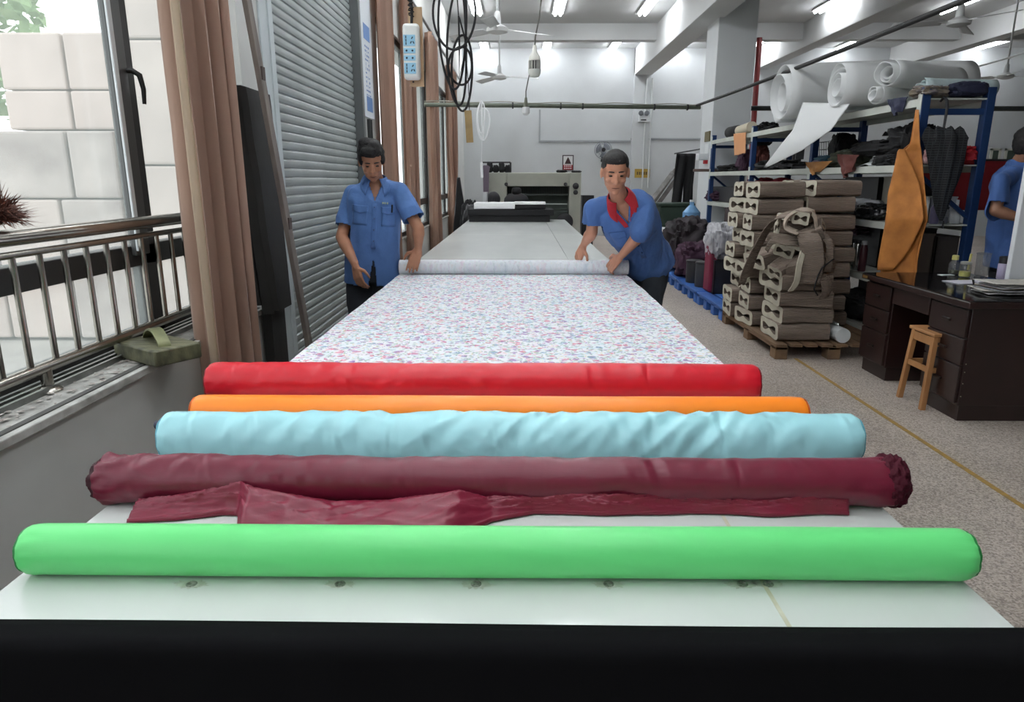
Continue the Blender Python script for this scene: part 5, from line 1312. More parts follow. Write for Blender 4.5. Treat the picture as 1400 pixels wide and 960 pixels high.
strip('narrow pale felt strip hanging beside the ribbed strip', [hp_(1098, 340, 5.45), hp_(1092, 362, 5.40), hp_(1088, 385, 5.40), hp_(1080, 398, 5.42)], 0.055, 4, side=Vector((0.97, 0.2, 0)), m=M_cream)
strip('short felt roll sticking out of the heap', [hp_(1048, 338, 5.55), hp_(1056, 326, 5.5), hp_(1072, 328, 5.48), hp_(1090, 330, 5.5)], 0.10, 5, side=Vector((0.1, 0.5, 0.85)))
strip('felt strip curling off the right of the heap', [hp_(1120, 318, 5.6), hp_(1134, 330, 5.52), hp_(1136, 352, 5.48), hp_(1132, 372, 5.5)], 0.10, 6, side=Vector((0.9, 0.4, 0)))
strip('lowest felt strip end tied with a dark cord', [hp_(1116, 372, 5.5), hp_(1128, 380, 5.46), hp_(1131, 396, 5.46), hp_(1126, 408, 5.48)], 0.10, 7, side=Vector((0.85, 0.5, 0.1)))
tag(put('dark_cord', MB().tube([hp_(1140, 354, 5.44), hp_(1124, 366, 5.40), hp_(1117, 380, 5.40), hp_(1113, 396, 5.42), hp_(1118, 404, 5.43)], 0.006, 8), M_k), 'dark cord looped round the felt strips', 'cord')
wr_ = thing('paper_roll', 'short white roll lying on the wooden pallet beside the low stack', 'roll', (2.62, 5.62, zp))
put('roll_body', MB().cyl((2.62, 5.46, zp + 0.062), (2.62, 5.80, zp + 0.062), 0.06, n=22), M_whp, wr_)
put('wrapper', MB().cyl((2.61, 5.56, zp + 0.135), (2.61, 5.86, zp + 0.135), 0.012, n=10), mat('clear_wrap', (160, 166, 164), 0.3), wr_)

# ================================================================== desk, stool and things on it
M_desk = mat('dark_mahogany', (42, 22, 20), 0.35, rgb2=(30, 15, 14), vscale=5, stretch=(1, 1, 0.2), coat=0.2)
DX0, DX1, DY0, DY1, DZ = 2.58, 3.36, 3.92, 5.20, 0.74
dk = thing('office_desk', 'dark mahogany pedestal desk with drawers and a black glass top', 'desk', (2.97, 4.56, 0))
put('desk_top', MB().box((DX0, DY0, DZ - 0.045), (DX1, DY1, DZ - 0.006)), M_desk, dk, bevel=0.006)
put('glass_sheet', MB().box((DX0 + 0.006, DY0 + 0.006, DZ - 0.006), (DX1 - 0.006, DY1 - 0.006, DZ)), mat('black_glass', (24, 24, 26), 0.08), dk, smooth=False, bevel=0.002)
def pedestal(y0, y1):
    ped = put('pedestal', MB().box((DX0 + 0.045, y0, 0.10), (DX1 - 0.03, y1, DZ - 0.045)), M_desk, dk, bevel=0.004)
    hz = [0.11, 0.345, 0.51, 0.685]
    for i in range(3):
        dw = put('drawer', MB().box((DX0 + 0.027, y0 + 0.012, hz[i] + 0.005), (DX0 + 0.045, y1 - 0.012, hz[i + 1] - 0.005)), M_desk, ped, bevel=0.003)
    for i in range(3):
        put('handle', MB().box((DX0 + 0.012, (y0 + y1) / 2 - 0.04, (hz[i] + hz[i + 1]) / 2 - 0.008), (DX0 + 0.027, (y0 + y1) / 2 + 0.04, (hz[i] + hz[i + 1]) / 2 + 0.008)), mat('handle_dark', (30, 20, 18), 0.3), ped, bevel=0.003)
    put('plinth', MB().box((DX0 + 0.065, y0 + 0.015, 0.001), (DX1 - 0.05, y1 - 0.015, 0.10)), M_desk, dk, smooth=False)
pedestal(DY0 + 0.03, DY0 + 0.42); pedestal(DY1 - 0.40, DY1 - 0.03)
put('centre_drawer', MB().box((DX0 + 0.03, DY0 + 0.43, 0.575), (DX0 + 0.5, DY1 - 0.41, DZ - 0.045)), M_desk, dk, bevel=0.004)
put('modesty_panel', MB().box((DX1 - 0.06, DY0 + 0.42, 0.2), (DX1 - 0.04, DY1 - 0.40, DZ - 0.05)), M_desk, dk, smooth=False)
sw = MB()
for zz in (0.16, 0.24, 0.31, 0.36): sw.ell((DX0 + 0.055, DY0 + 0.028, zz), (0.004, 0.003, 0.004), 8)
put('tacks', sw, mat('tack_steel', (190, 186, 170), 0.3, 0.8), dk)
put('brass_plate', MB().box((DX0 - 0.002, DY1 - 0.09, DZ - 0.036), (DX0 + 0.001, DY1 - 0.02, DZ - 0.016)), mat('brass', (150, 120, 70), 0.4, 0.6), dk, smooth=False)
# stool
M_st = mat('stool_wood', (176, 128, 82), 0.55, rgb2=(150, 104, 62), vscale=10, stretch=(1, 1, 0.15))
s0, s1 = oz(1235, 546, 0), oz(1252, 561, 0)
sl_ = thing('stool', 'plain light wooden stool tucked into the desk kneehole', 'stool', (s0.x + 0.14, (s0.y + s1.y) / 2, 0))
ys0, ys1 = s1.y + 0.01, s0.y + 0.05; xs0, xs1 = s0.x, s0.x + 0.29; hz = 0.47
put('seat', MB().box((xs0 - 0.01 + 0.02, ys0 + 0.0, hz), (xs1 + 0.0, ys1 + 0.02, hz + 0.022)), M_st, sl_, bevel=0.005)
for (x, y, ix, iy) in ((xs0, ys0, 1, 1), (xs0, ys1, 1, -1), (xs1, ys0, -1, 1), (xs1, ys1, -1, -1)):
    b0_ = Vector((x, y, 0)); t0 = Vector((x + ix * 0.03, y + iy * 0.022, hz)); rings = []
    for c_ in (b0_, t0): rings.append([c_ + Vector((a * 0.016, b * 0.016, 0)) for a, b in ((-1, -1), (1, -1), (1, 1), (-1, 1))])
    put('leg', MB().loft(rings), M_st, sl_, smooth=False, bevel=0.003)
for zz, hh in ((hz - 0.06, 0.055), (0.24, 0.032)):
    f_ = zz / hz; dx_, dy_ = 0.03 * f_, 0.022 * f_
    for x in (xs0 + dx_, xs1 - dx_): put('rail', MB().box((x - 0.009, ys0 + dy_, zz), (x + 0.009, ys1 - dy_, zz + hh)), M_st, sl_, smooth=False)
    for y in (ys0 + dy_, ys1 - dy_): put('rail', MB().box((xs0 + dx_, y - 0.009, zz), (xs1 - dx_, y + 0.009, zz + hh)), M_st, sl_, smooth=False)
# white board on the desk
wbx = oz(1379, 392, DZ).x
wb_ = thing('white_board', 'white upright board standing on the dark desk', 'board', (wbx + 0.2, 4.43, DZ))
p0 = oy(1379, 380, 4.42)
put('board_panel', MB().box((p0.x, 4.42, DZ + 0.002), (DX1 + 0.30, 4.46, 1.62)), mat('white_board', (212, 216, 220), 0.5), wb_, smooth=False, bevel=0.004)
put('foot', MB().box((p0.x + 0.05, 4.37, DZ + 0.001), (p0.x + 0.08, 4.52, DZ + 0.02)), M_whp, wb_, smooth=False)
# jars and tumblers
def dpos(px, py): q = oz(px, py, DZ); return Vector((q.x, q.y, DZ + 0.0015))
bottle('glass jar with a pale yellow lid on the desk', dpos(1303, 375), [(0.030, 0), (0.036, 0.006), (0.036, 0.075), (0.022, 0.095), (0.021, 0.105)], M_clear, mat('lemon_lid', (188, 180, 110), 0.4), 0.03, liquid=0.03, lm=mat('jar_tea', (90, 92, 76), 0.6), name='jar', cat='jar')
jr = bottle('jar of yellow paste with a brush standing in it', dpos(1318, 379), [(0.034, 0), (0.038, 0.005), (0.038, 0.085), (0.034, 0.092)], M_clear, mat('clear_lid', (150, 150, 146), 0.3), 0.014, liquid=0.040, lm=mat('yellow_paste', (190, 186, 104), 0.5), name='jar', cat='jar')
q = wloc(jr); put('brush_handle', MB().cyl(q + Vector((0.018, 0.0, 0.05)), q + Vector((0.026, 0.0, 0.165)), 0.008, n=10), MATS['lemon_lid'], jr)
bottle('clear glass tumbler with lid near the white board', dpos(1341, 377), [(0.036, 0), (0.042, 0.006), (0.045, 0.15), (0.045, 0.155)], M_clear, M_clear, 0.006, name='tumbler', cat='tumbler')
lv = bottle('lilac flask with dark top against the white board', dpos(1370, 382), [(0.034, 0), (0.038, 0.004), (0.038, 0.105), (0.034, 0.11)], mat('lilac', (168, 160, 186), 0.4), M_dkp, 0.045, name='flask', cat='flask')
tag(put('paper_slip', MB().box((0, 0, 0), (0.10, 0.05, 0.002)).xf(Matrix.Translation(dpos(1288, 377)) @ Matrix.Rotation(0.1, 4, 'Z')), M_whp, smooth=False), 'small white slip of paper beside the jars on the desk', 'paper')
tag(put('paper_sheet', MB().box((0, 0, 0), (0.30, 0.16, 0.003)).xf(Matrix.Translation(dpos(1312, 389)) @ Matrix.Rotation(0.15, 4, 'Z')), mat('bluish_paper', (206, 206, 216), 0.6), smooth=False), 'bluish white sheet under the pen on the desk', 'paper')
tag(put('pen', MB().tube([dpos(1331, 385) + Vector((0, 0, 0.008)), dpos(1329, 388) + Vector((0, 0, 0.03)), dpos(1331, 390) + Vector((0, 0, 0.008))], 0.006, 8), M_dkp), 'dark clip on the sheet of paper on the desk', 'clip')
def newsm(i, rgb):
    return mat('newsprint_%d' % i, rgb, 0.8, rgb2=tuple(int(c * 0.72) for c in rgb), vscale=26, stretch=(1, 3, 1))
rn = random.Random(4); zb5 = DZ + 0.002
np_ = oz(1365, 402, DZ)
for i in range(9):
    rgb = [(188, 186, 182), (170, 170, 170), (200, 196, 188), (150, 152, 156), (196, 180, 150), (186, 186, 188)][i % 6]
    w_, h_ = rn.uniform(0.36, 0.46), rn.uniform(0.20, 0.26); rz = rn.uniform(-0.35, 0.25); dx_, dy_ = rn.uniform(-0.03, 0.05), rn.uniform(-0.02, 0.03)
    M = Matrix.Translation((np_.x + 0.12 + dx_, np_.y + 0.04 + dy_, zb5)) @ Matrix.Rotation(rz, 4, 'Z')
    g = MB(); g.grid(lambda u, v: M @ Vector(((u - 0.5) * w_, (v - 0.5) * h_, 0.001 + 0.004 * (1 + math.sin(u * 7 + i)) * 0.5 + 0.003 * max(0, N3(u * 5, v * 5, i)))), 16, 10)
    tag(put('newspaper', g, newsm(i % 6, rgb), solid=0.004, off=1, angle=80), '%s newspaper%s in the messy pile on the desk corner' % (ORD[i], '' if i in (0, 8) else ' up'), 'newspaper', 'newspapers on the desk'); zb5 += 0.0078
# ================================================================== blue pallets and what stands on them
M_bp = mat('pallet_blue', (58, 108, 186), 0.5, var=0.12, vscale=6)
ylist = [6.98, 8.05, 9.12, 10.19]
for i, y in enumerate(ylist):
    pallet(('blue plastic pallet carrying the dark red bolt and canisters', 'blue plastic pallet under the white striped bag', 'blue plastic pallet under the plum garment heap', 'blue plastic pallet under the large black garment heap')[i], (2.08, y, 0), (3.02, y + 1.04, 0.14), M_bp, 6, 'blue_pallet', nblk=4, group='blue plastic pallets along the aisle')
PZ = 0.141
def pt(px, py, z=PZ): return oz(px, py, z)
def onp(px, X, z=PZ):
    d = ray(px, 245); t = X / d[0]; return Vector((X, d[1] * t, z))
lump('garment_heap', 'large heap of black garments and bags on the far blue pallets', 'garment heap', (2.42, 10.05, PZ), (0.62, 0.9, 0.72), mat('black_heap', (24, 22, 26), 0.7, rgb2=(40, 26, 36), vscale=6, bump=0.5, bscale=14), 70, 0.22, 3.0)
lump('garment_heap', 'dark plum garment heap beside the large black heap', 'garment heap', (2.34, 9.25, PZ), (0.46, 0.48, 0.45), M_pur, 71, 0.25, 3.0)
for px, y, X, lab, m_ in ((905, 362, 2.16, 'white scrap of paper poking out of the black heap', M_whp), (921, 366, 2.13, 'pinkish buckle shaped scrap at the foot of the black heap', mat('pink_scrap', (188, 160, 150), 0.6))):
    c_ = ox(px, y, X); lump('paper_scrap', lab, 'scrap', c_, (0.05, 0.12, 0.12), m_, 81 + px * 0.01, 0.3, n=10)
def can(label, c, r, h_, m, name='canister'):
    root = thing(name, label, 'canister', c)
    put('canister_body', MB().lathe(c, [(r * 0.94, 0), (r, 0.01), (r, h_ - 0.01), (r * 0.96, h_)], 22), m, root, angle=50)
    put('lid', MB().lathe((c[0], c[1], c[2] + h_), [(r * 1.04, 0), (r * 1.04, 0.02), (r * 0.9, 0.028)], 22), M_dkp, root, angle=50)
can('squat black canister at the edge of the blue pallet', tuple(onp(957, 2.22)), 0.10, 0.26, M_dkp)
can('second black canister nearer the red bolt', tuple(onp(970, 2.24)), 0.095, 0.28, mat('charcoal', (48, 50, 56), 0.5))
br = thing('cloth_bolt', 'upright dark red cloth bolt beside the brown stack', 'fabric roll', tuple(onp(982, 2.24)))
c_ = wloc(br)
put('rolled_cloth', MB().box((c_.x - 0.06, c_.y - 0.12, PZ), (c_.x + 0.06, c_.y + 0.14, PZ + 0.56)), mat('magenta_bolt', (132, 26, 62), 0.7, var=0.3, vscale=12, stretch=(1, 8, 0.2)), br, bevel=0.03)
crate('black case standing behind the dark red bolt', (2.42, 7.35, PZ), (2.68, 7.7, PZ + 0.66), M_dkp, name='case')
lump('striped_bag', 'white and grey striped bag slumped on the black case', 'bag', (2.34, 8.05, PZ + 0.38), (0.34, 0.5, 0.40), mat('white_bag', (196, 196, 200), 0.6, rgb2=(130, 130, 136), vscale=9, bump=0.3, stretch=(6, 1, 1)), 75, 0.22)
crate('dark box under the white striped bag', (2.22, 7.85, PZ), (2.6, 8.28, PZ + 0.37), M_dkp)
crate('dark brown carton standing behind the bags at the rack', (2.62, 8.55, PZ), (3.02, 9.0, PZ + 0.92), mat('dark_brown_carton', (56, 44, 46), 0.7), name='carton', cat='carton')
lump('plastic_bag', 'crumpled clear bag on a shelf inside the dark recess behind the bags', 'bag', (2.75, 8.2, 0.86), (0.25, 0.4, 0.2), M_gry, 77, 0.35)
crate('grey cabinet carrying a crumpled clear bag', (2.66, 7.95, PZ), (3.0, 8.45, 0.846), mat('grey_green_box', (140, 150, 148), 0.6), name='cabinet', cat='cabinet')
wj = thing('water_jug', 'blue plastic water jug stacked beside the column', 'water jug', (2.66, 10.9, 0.6))
put('jug_body', MB().lathe((2.66, 10.9, 0.60), [(0.12, 0), (0.135, 0.02), (0.135, 0.14), (0.126, 0.16), (0.135, 0.18), (0.135, 0.32), (0.05, 0.42), (0.035, 0.43), (0.035, 0.48)], 22), mat('jug_blue', (118, 164, 208), 0.2, var=0.1, vscale=8), wj)
put('cap', MB().lathe((2.66, 10.9, 1.08), [(0.038, 0), (0.038, 0.03)], 14), M_whp, wj)
crate('low grey box under the blue water jug', (2.5, 10.7, PZ), (2.85, 11.15, 0.586), mat('grey_box', (110, 112, 114), 0.6))
for i, (px, Y) in enumerate(((897, 12.3), (928, 11.75))):
    q = oy(px, 305, Y)
    st_ = thing('round_stool', ('white round topped drum nearer the man', 'white round topped drum nearer the green bin')[i], 'drum', (q.x, Y, 0))
    put('drum_body', MB().lathe((q.x, Y, 0.0), [(0.20, 0), (0.22, 0.02), (0.24, 0.55)], 26), mat('drum_white', (182, 186, 190), 0.5, var=0.1, vscale=5), st_, angle=50)
    put('top', MB().lathe((q.x, Y, 0.55), [(0.26, 0), (0.27, 0.01), (0.27, 0.03), (0.25, 0.04)], 26), mat('drum_top', (212, 214, 216), 0.5), st_, angle=50)
gb = thing('wheelie_bin', 'dark green lidded bin in front of the back wall', 'bin', (oy(922, 295, 13.2).x, 13.3, 0))
xa_, xb_ = oy(900, 290, 13.2).x, oy(944, 290, 13.2).x
rings = []
for t, k in ((0.0, 0.86), (0.93, 1.0)):
    cx_ = (xa_ + xb_) / 2; w_ = (xb_ - xa_) / 2 * k; rings.append([Vector((cx_ - w_, 13.3 - 0.28 * k, t + 0.0)), Vector((cx_ + w_, 13.3 - 0.28 * k, t)), Vector((cx_ + w_, 13.3 + 0.28 * k, t)), Vector((cx_ - w_, 13.3 + 0.28 * k, t))])
M_gb = mat('bin_green', (38, 58, 46), 0.5, var=0.1, vscale=6)
put('bin_body', MB().loft(rings), M_gb, gb, smooth=False, bevel=0.02)
put('lid', MB().box((xa_ - 0.03, 12.98, 0.93), (xb_ + 0.03, 13.62, 0.99)), M_gb, gb, bevel=0.015)
put('emblem', MB().lathe(((xa_ + xb_) / 2, 13.035, 0.60), [(0.055, 0), (0.055, -0.01), (0.035, -0.01), (0.035, 0)], 20, 'Y'), mat('bin_emblem', (160, 176, 168), 0.6), gb)
crate('low green grey crate beside the green bin', (oy(884, 300, 13.0).x, 13.0, 0), (xa_ - 0.05, 13.5, 0.82), mat('green_crate', (66, 78, 70), 0.6), name='crate', cat='crate')
# black trousers hung by the column, planks leaning on the back wall
cloth_xy = MB()
ta, tb_ = oy(926, 210, 14.0), oy(946, 282, 14.0)
tr_ = thing('hanging_trousers', 'black trousers hanging beside the column', 'trousers', ((ta.x + tb_.x) / 2, 14.0, tb_.z))
for s_ in (0, 1):
    xx = ta.x + (tb_.x - ta.x) * s_ * 0.5
    put('trouser_leg', MB().grid(lambda u, v: Vector((xx + (tb_.x - ta.x) * 0.52 * u - 0.05 * v * (1 - s_), 14.0 + 0.05 * math.sin(u * 6 + v * 2 + s_), ta.z + (tb_.z - ta.z) * v)), 12, 16), M_k, tr_, solid=0.03, angle=80)
hk = MB().cyl((ta.x - 0.05, 14.0, ta.z + 0.0), (ca + 0.0, 12.44, ta.z + 0.02), 0.012, n=8); put('hanger_bar', hk, M_dkp, tr_)
for i, (p, q_) in enumerate((((897, 286), (926, 232)), ((903, 287), (930, 240)), ((890, 284), (921, 236)))):
    a = oy(p[0], p[1], 16.6); b = oy(q_[0], q_[1], 17.7)
    a = b + (a - b) * (b.z / max(0.2, b.z - a.z)); a.z = 0.0; a.y = YB - 0.9 - 0.25 * i; b.y = YB - 0.12 - 0.03 * i
    d = (b - a).normalized(); u_ = d.cross(Vector((0, 1, 0))).normalized() * 0.05; w_ = d.cross(u_).normalized() * 0.02
    tag(put('leaning_board', MB().loft([[c2 - u_ - w_, c2 + u_ - w_, c2 + u_ + w_, c2 - u_ + w_] for c2 in (a, b)]), mat('board_grey_%d' % i, ((132, 128, 122), (96, 92, 90), (150, 148, 146))[i], 0.7, var=0.2, vscale=10), smooth=False), ('long grey board leaning on the back wall behind the bin', 'darker long board leaning on the back wall', 'palest long board leaning on the back wall')[i], 'board')
# column fittings
fb_ = thing('fuse_panel', 'small brass coloured switch panel with white card on the column', 'switch panel', (ca - 0.0, 11.95, 1.9))
def cz(py): return ox(958, py, ca - 0.01).z
yl = [ox(961, 200, ca).y]
put('panel_plate', MB().box((ca - 0.02, 11.80, oy(962, 193, 11.8).z), (ca - 0.002, 12.1, oy(962, 179, 11.8).z)), mat('brass_panel', (120, 110, 70), 0.5, var=0.3, vscale=30), fb_, smooth=False)
put('card', MB().box((ca - 0.014, 11.82, oy(962, 209, 11.8).z), (ca - 0.002, 12.05, oy(962, 196, 11.8).z)), M_whp, fb_, smooth=False)
pb = thing('wall_box', 'white box over a red tag on the column', 'box', (ca - 0.1, 11.95, oy(955, 222, 11.9).z))
put('box_body', MB().box((ca - 0.16, 11.85, oy(955, 219, 11.9).z), (ca - 0.002, 12.05, oy(955, 210, 11.9).z)), M_whp, pb, bevel=0.01)
put('red_tag', MB().box((ca - 0.05, 11.86, oy(955, 224, 11.9).z), (ca - 0.002, 11.98, oy(955, 219, 11.9).z)), M_redc, pb, smooth=False)
tag(put('pole_end', MB().tube([(2.82, 11.6, 1.56), (3.08, 11.6, 1.56), (3.3, 11.58, 1.56)], 0.022, 12), mat('brown_pole', (110, 90, 84), 0.5)), 'short brown pole end poking out past the rack at the column', 'pole')
rp = ox(1037, 100, 4.6)
yr = 15.0; xr = oy(1037, 110, yr).x
tag(put('red_pipe', MB().cyl((xr, yr, 0), (oy(1037, 70, yr).x, yr, 4.18), 0.055, n=14), mat('red_pipe', (120, 34, 36), 0.45)), 'vertical dark red pipe behind the column', 'pipe')

# ================================================================== overhead
M_pipe = mat('grey_green_pipe', (104, 110, 98), 0.5, 0.3, var=0.15, vscale=8)
pA = ox(580, 143, XL); pB = oy(957, 147, 11.9)
pp1 = thing('overhead_pipe', 'long grey green conduit hung across the room between the window wall and the column', 'pipe', pA)
put('pipe', MB().cyl(pA, pB, 0.032, n=14), M_pipe, pp1)
put('clamped_cable', MB().tube([pA.lerp(pB, t) + Vector((0, 0, 0.045 + 0.010 * math.sin(t * 30))) for t in [i / 30 for i in range(31)]], 0.008, 6), mat('cable_grey', (150, 150, 140), 0.6), pp1)
for t in (0.3, 0.47, 0.55, 0.82, 0.95): 
    c_ = pA.lerp(pB, t); put('clip', MB().cyl(c_ + Vector((-0.012, 0, 0)), c_ + Vector((0.012, 0, 0)), 0.048, n=12), M_dkp, pp1)
pC = oy(1029, 148, 12.3); pD = oy(1400, 149, 12.3)
tag(put('overhead_pipe', MB().cyl(Vector((cb - 0.05, 12.3, pC.z)), pD + Vector((2.0, 0, 0)), 0.04, n=12), mat('dark_pipe', (70, 74, 74), 0.5, 0.3)), 'dark horizontal pipe running right from the column behind the rack', 'pipe')
# heavy black cable slung from the pipe end toward the camera
c0 = pB + Vector((-0.06, 0, 0.03)); c1 = oy(1330, -8, 5.0); c2 = c1 + (c1 - c0).normalized() * 1.5
pts = []
for i in range(25):
    t = i / 24; p = c0.lerp(c2, t); pts.append(p + Vector((0, 0, -0.03 * 4 * t * (1 - t))))
tag(put('slung_cable', MB().tube(pts, 0.021, 10), mat('black_rubber', (26, 26, 28), 0.6)), 'thick black cable slung from the column toward the ceiling', 'cable')
# power strip on a wooden board
ys_ = 3.0
ps = thing('power_strip', 'white socket strip with blue tinted outlets on a wooden board, hanging over the table', 'power strip', tuple(oy(563, 118, ys_)))
A = oy(553, 7, ys_); Bq = oy(577, 117, ys_)
put('backing_board', MB().box((A.x + 0.008, ys_ + 0.03, Bq.z), (Bq.x + 0.004, ys_ + 0.042, A.z)), mat('ply', (206, 178, 146), 0.7, rgb2=(180, 150, 116), vscale=10, stretch=(1, 1, 0.2)), ps, smooth=False)
S0 = oy(550, 32, ys_); S1 = oy(575, 109, ys_)
put('strip_body', MB().box((S0.x, ys_ - 0.012, S1.z), (S1.x, ys_ + 0.03, S0.z)), mat('strip_white', (224, 228, 226), 0.35), ps, bevel=0.012)
M_out = mat('outlet_blue', (150, 200, 226), 0.35); M_hole = mat('outlet_hole', (24, 44, 66), 0.5)
cxs = (S0.x + S1.x) / 2 - 0.006
for (py, kind) in ((56, 5), (70, 2), (80, 2), (94, 5)):
    zc = oy(560, py, ys_).z; hh = 0.021 if kind == 5 else 0.010
    ot = put('outlet', MB().box((cxs - 0.024, ys_ - 0.0145, zc - hh), (cxs + 0.024, ys_ - 0.012, zc + hh)), M_out, ps, bevel=0.002)
    hm_ = MB()
    if kind == 2:
        for dx in (-0.012, 0.012): hm_.ell((cxs + dx, ys_ - 0.0145, zc), (0.0042, 0.0015, 0.0042), 10)
    else:
        for dx, dz, r_ in ((-0.013, 0.012, 0), (-0.013, -0.012, 0), (-0.013, 0, 0), (0.012, 0.009, 0.6), (0.007, -0.008, 0.5), (0.017, -0.008, -0.5)):
            hm_.box((cxs + dx - 0.002, ys_ - 0.0155, zc + dz - 0.005), (cxs + dx + 0.002, ys_ - 0.0144, zc + dz + 0.005), (0, r_, 0))
    put('socket_holes', hm_, M_hole, ot, smooth=False)
cp = oy(562, 33, ys_)
put('cord', MB().tube([cp + Vector((0.004 * math.sin(i * 1.7), 0.008, i * 0.06 - 0.01)) for i in range(12)] + [Vector((cp.x, ys_, ZC))], 0.006, 8), MATS['black_rubber'], ps)
put('cord_wrap', MB().tube([cp + Vector((0.010 * math.cos(i * 1.3), 0.008 + 0.010 * math.sin(i * 1.3), 0.03 + i * 0.0035)) for i in range(28)], 0.0032, 6), MATS['black_rubber'], ps)
put('screw', MB().ell(oy(565, 112, ys_ + 0.028), (0.004, 0.003, 0.004), 8), M_dkp, ps)
# black cable coil and wooden tag
yc_ = 3.3
cl = thing('cable_coil', 'black cable hung in long loops from the ceiling', 'cable', tuple(oy(622, 152, yc_)))
def oval(cx_, cy_, rx, ry, ph, wob, k):
    pts = []
    for i in range(49):
        a = 2 * math.pi * i / 48
        pts.append(oy(cx_ + rx * math.sin(a) + wob * math.sin(2 * a + ph), cy_ - ry * math.cos(a), yc_ + 0.012 * k + 0.008 * math.sin(a * 2 + ph)))
    return pts
for k, (cx_, cy_, rx, ry, ph, wb2) in enumerate(((621, 20, 29, 48, 0.0, 1), (620, 35, 19, 87, 1.0, 2), (626, 62, 13, 82, 2.0, 2), (632, 100, 14, 52, 0.6, 1), (630, 90, 16, 26, 1.6, 1))):
    put('loop', MB().tube(oval(cx_, cy_, rx, ry, ph, wb2, k), 0.0052, 8), MATS['black_rubber'], cl)
put('tie', MB().tube([oy(627, 22, yc_), oy(628, 60, yc_ - 0.01), oy(628, 106, yc_ - 0.01), oy(638, 62, yc_ - 0.01), oy(628, 24, yc_)], 0.004, 6), MATS['black_rubber'], cl)
put('hanger', MB().tube([oy(627, 24, yc_), oy(624, -20, yc_), Vector((oy(624, -20, yc_).x, yc_, ZC))], 0.003, 6), M_dkp, cl)
tg = thing('wooden_tag', 'small plain wooden slat hanging below the black cable coil', 'wooden tag', tuple(oy(642, 195, yc_)))
w0, w1_ = oy(636, 151, yc_), oy(648, 195, yc_)
put('slat_body', MB().box((w0.x, yc_ - 0.004, w1_.z), (w1_.x - 0.006, yc_ + 0.004, w0.z), (0, -0.05, 0)), mat('tag_wood', (164, 138, 92), 0.7, var=0.2, vscale=20), tg, smooth=False)
put('string', MB().tube([oy(642, 152, yc_), oy(640, 110, yc_), oy(636, 60, yc_)], 0.0018, 5), M_dkp, tg)
# white cord coil with inline switch hanging from the pipe
d0 = ray(657, 142); e0 = pB - pA; t0_ = -(pA.x * d0[1] - pA.y * d0[0]) / (e0.x * d0[1] - e0.y * d0[0]); yw = (pA + e0 * t0_).y
wc = thing('pull_switch', 'white coiled cord with pull switch hanging from the conduit', 'switch', tuple(oy(660, 245, yw)))
def wov(cx_, cy_, rx, ry, ph): return [oy(cx_ + rx * math.sin(2 * math.pi * i / 36) + 1.2 * math.sin(4 * math.pi * i / 36 + ph), cy_ - ry * math.cos(2 * math.pi * i / 36), yw - 0.06 - 0.01 * ph) for i in range(37)]
M_wc = mat('white_cable', (228, 230, 232), 0.5)
for k, a in enumerate(((661, 170, 8, 22, 0.0), (658, 166, 5, 26, 1.0), (657, 160, 3, 22, 2.0))): put('loop', MB().tube(wov(*a), 0.012, 6), M_wc, wc)
put('pipe_loop', MB().tube([oy(657, 152, yw - 0.05), oy(656.5, 140, yw - 0.05), oy(657, 138.5, yw), oy(657.5, 141, yw + 0.05), oy(657.5, 152, yw + 0.045)], 0.008, 6), M_wc, wc)
put('drop_cord', MB().tube([oy(658, 138, yw - 0.05), oy(659, 190, yw - 0.06), oy(658, 225, yw - 0.05)], 0.006, 6), M_wc, wc)
put('switch', MB().cyl(oy(658, 222, yw - 0.05), oy(659, 243, yw - 0.05), 0.022, n=10), M_wc, wc)
# lamps hung on a cord
yl_ = 9.4
lb = thing('hanging_lamp', 'large bulb lamp with ribbed grey heat sink hanging on a dark cord', 'lamp', tuple(oy(731, 105, yl_)))
ltop = oy(731, 62, yl_)
put('cord', MB().tube([Vector((oy(741, -5, yl_).x, yl_, ZC - 0.0)), oy(740, 0, yl_), oy(737, 25, yl_), oy(732, 50, yl_), ltop], 0.010, 8), mat('twisted_cord', (86, 84, 80), 0.7), lb)
zt5, zm5, zl5, ze5 = ltop.z, oy(731, 83, yl_).z, oy(731, 95, yl_).z, oy(731, 106, yl_).z
put('cap', MB().lathe((ltop.x, yl_, zm5), [(0.075, 0), (0.070, (zt5 - zm5) * 0.25), (0.03, (zt5 - zm5) * 0.6), (0.022, zt5 - zm5)], 18), mat('lamp_cap', (206, 206, 198), 0.5), lb)
put('heat_sink_core', MB().cyl((ltop.x, yl_, zl5), (ltop.x, yl_, zm5), 0.05, n=16), M_dkp, lb)
for k in range(12):
    a = 2 * math.pi * k / 12; put('fin', MB().box((ltop.x + 0.03, yl_ - 0.006, zl5), (ltop.x + 0.08, yl_ + 0.006, zm5), (0, 0, a), (ltop.x, yl_, zl5)), mat('fin_grey', (176, 176, 170), 0.5), lb, smooth=False)
put('bulb', MB().lathe((ltop.x, yl_, ze5), [(0.02, 0), (0.06, 0.012), (0.078, (zl5 - ze5) * 0.5), (0.08, zl5 - ze5)], 20), mat('bulb_milky', (214, 218, 212), 0.25), lb)
l2 = thing('hanging_bulb', 'small white bulb hanging below the larger lamp in front of the conduit', 'lamp', tuple(oy(720, 153, yl_ + 0.3)))
b2 = oy(719, 140, yl_ + 0.3)
put('cord', MB().tube([Vector((ltop.x, yl_, zl5 + 0.05)), oy(724, 100, yl_ + 0.2), oy(719, 125, yl_ + 0.3), b2], 0.007, 6), MATS['twisted_cord'], l2)
put('socket', MB().lathe((b2.x, yl_ + 0.3, b2.z - 0.06), [(0.03, 0), (0.025, 0.05), (0.015, 0.12)], 14), mat('socket_grey', (110, 112, 100), 0.5), l2)
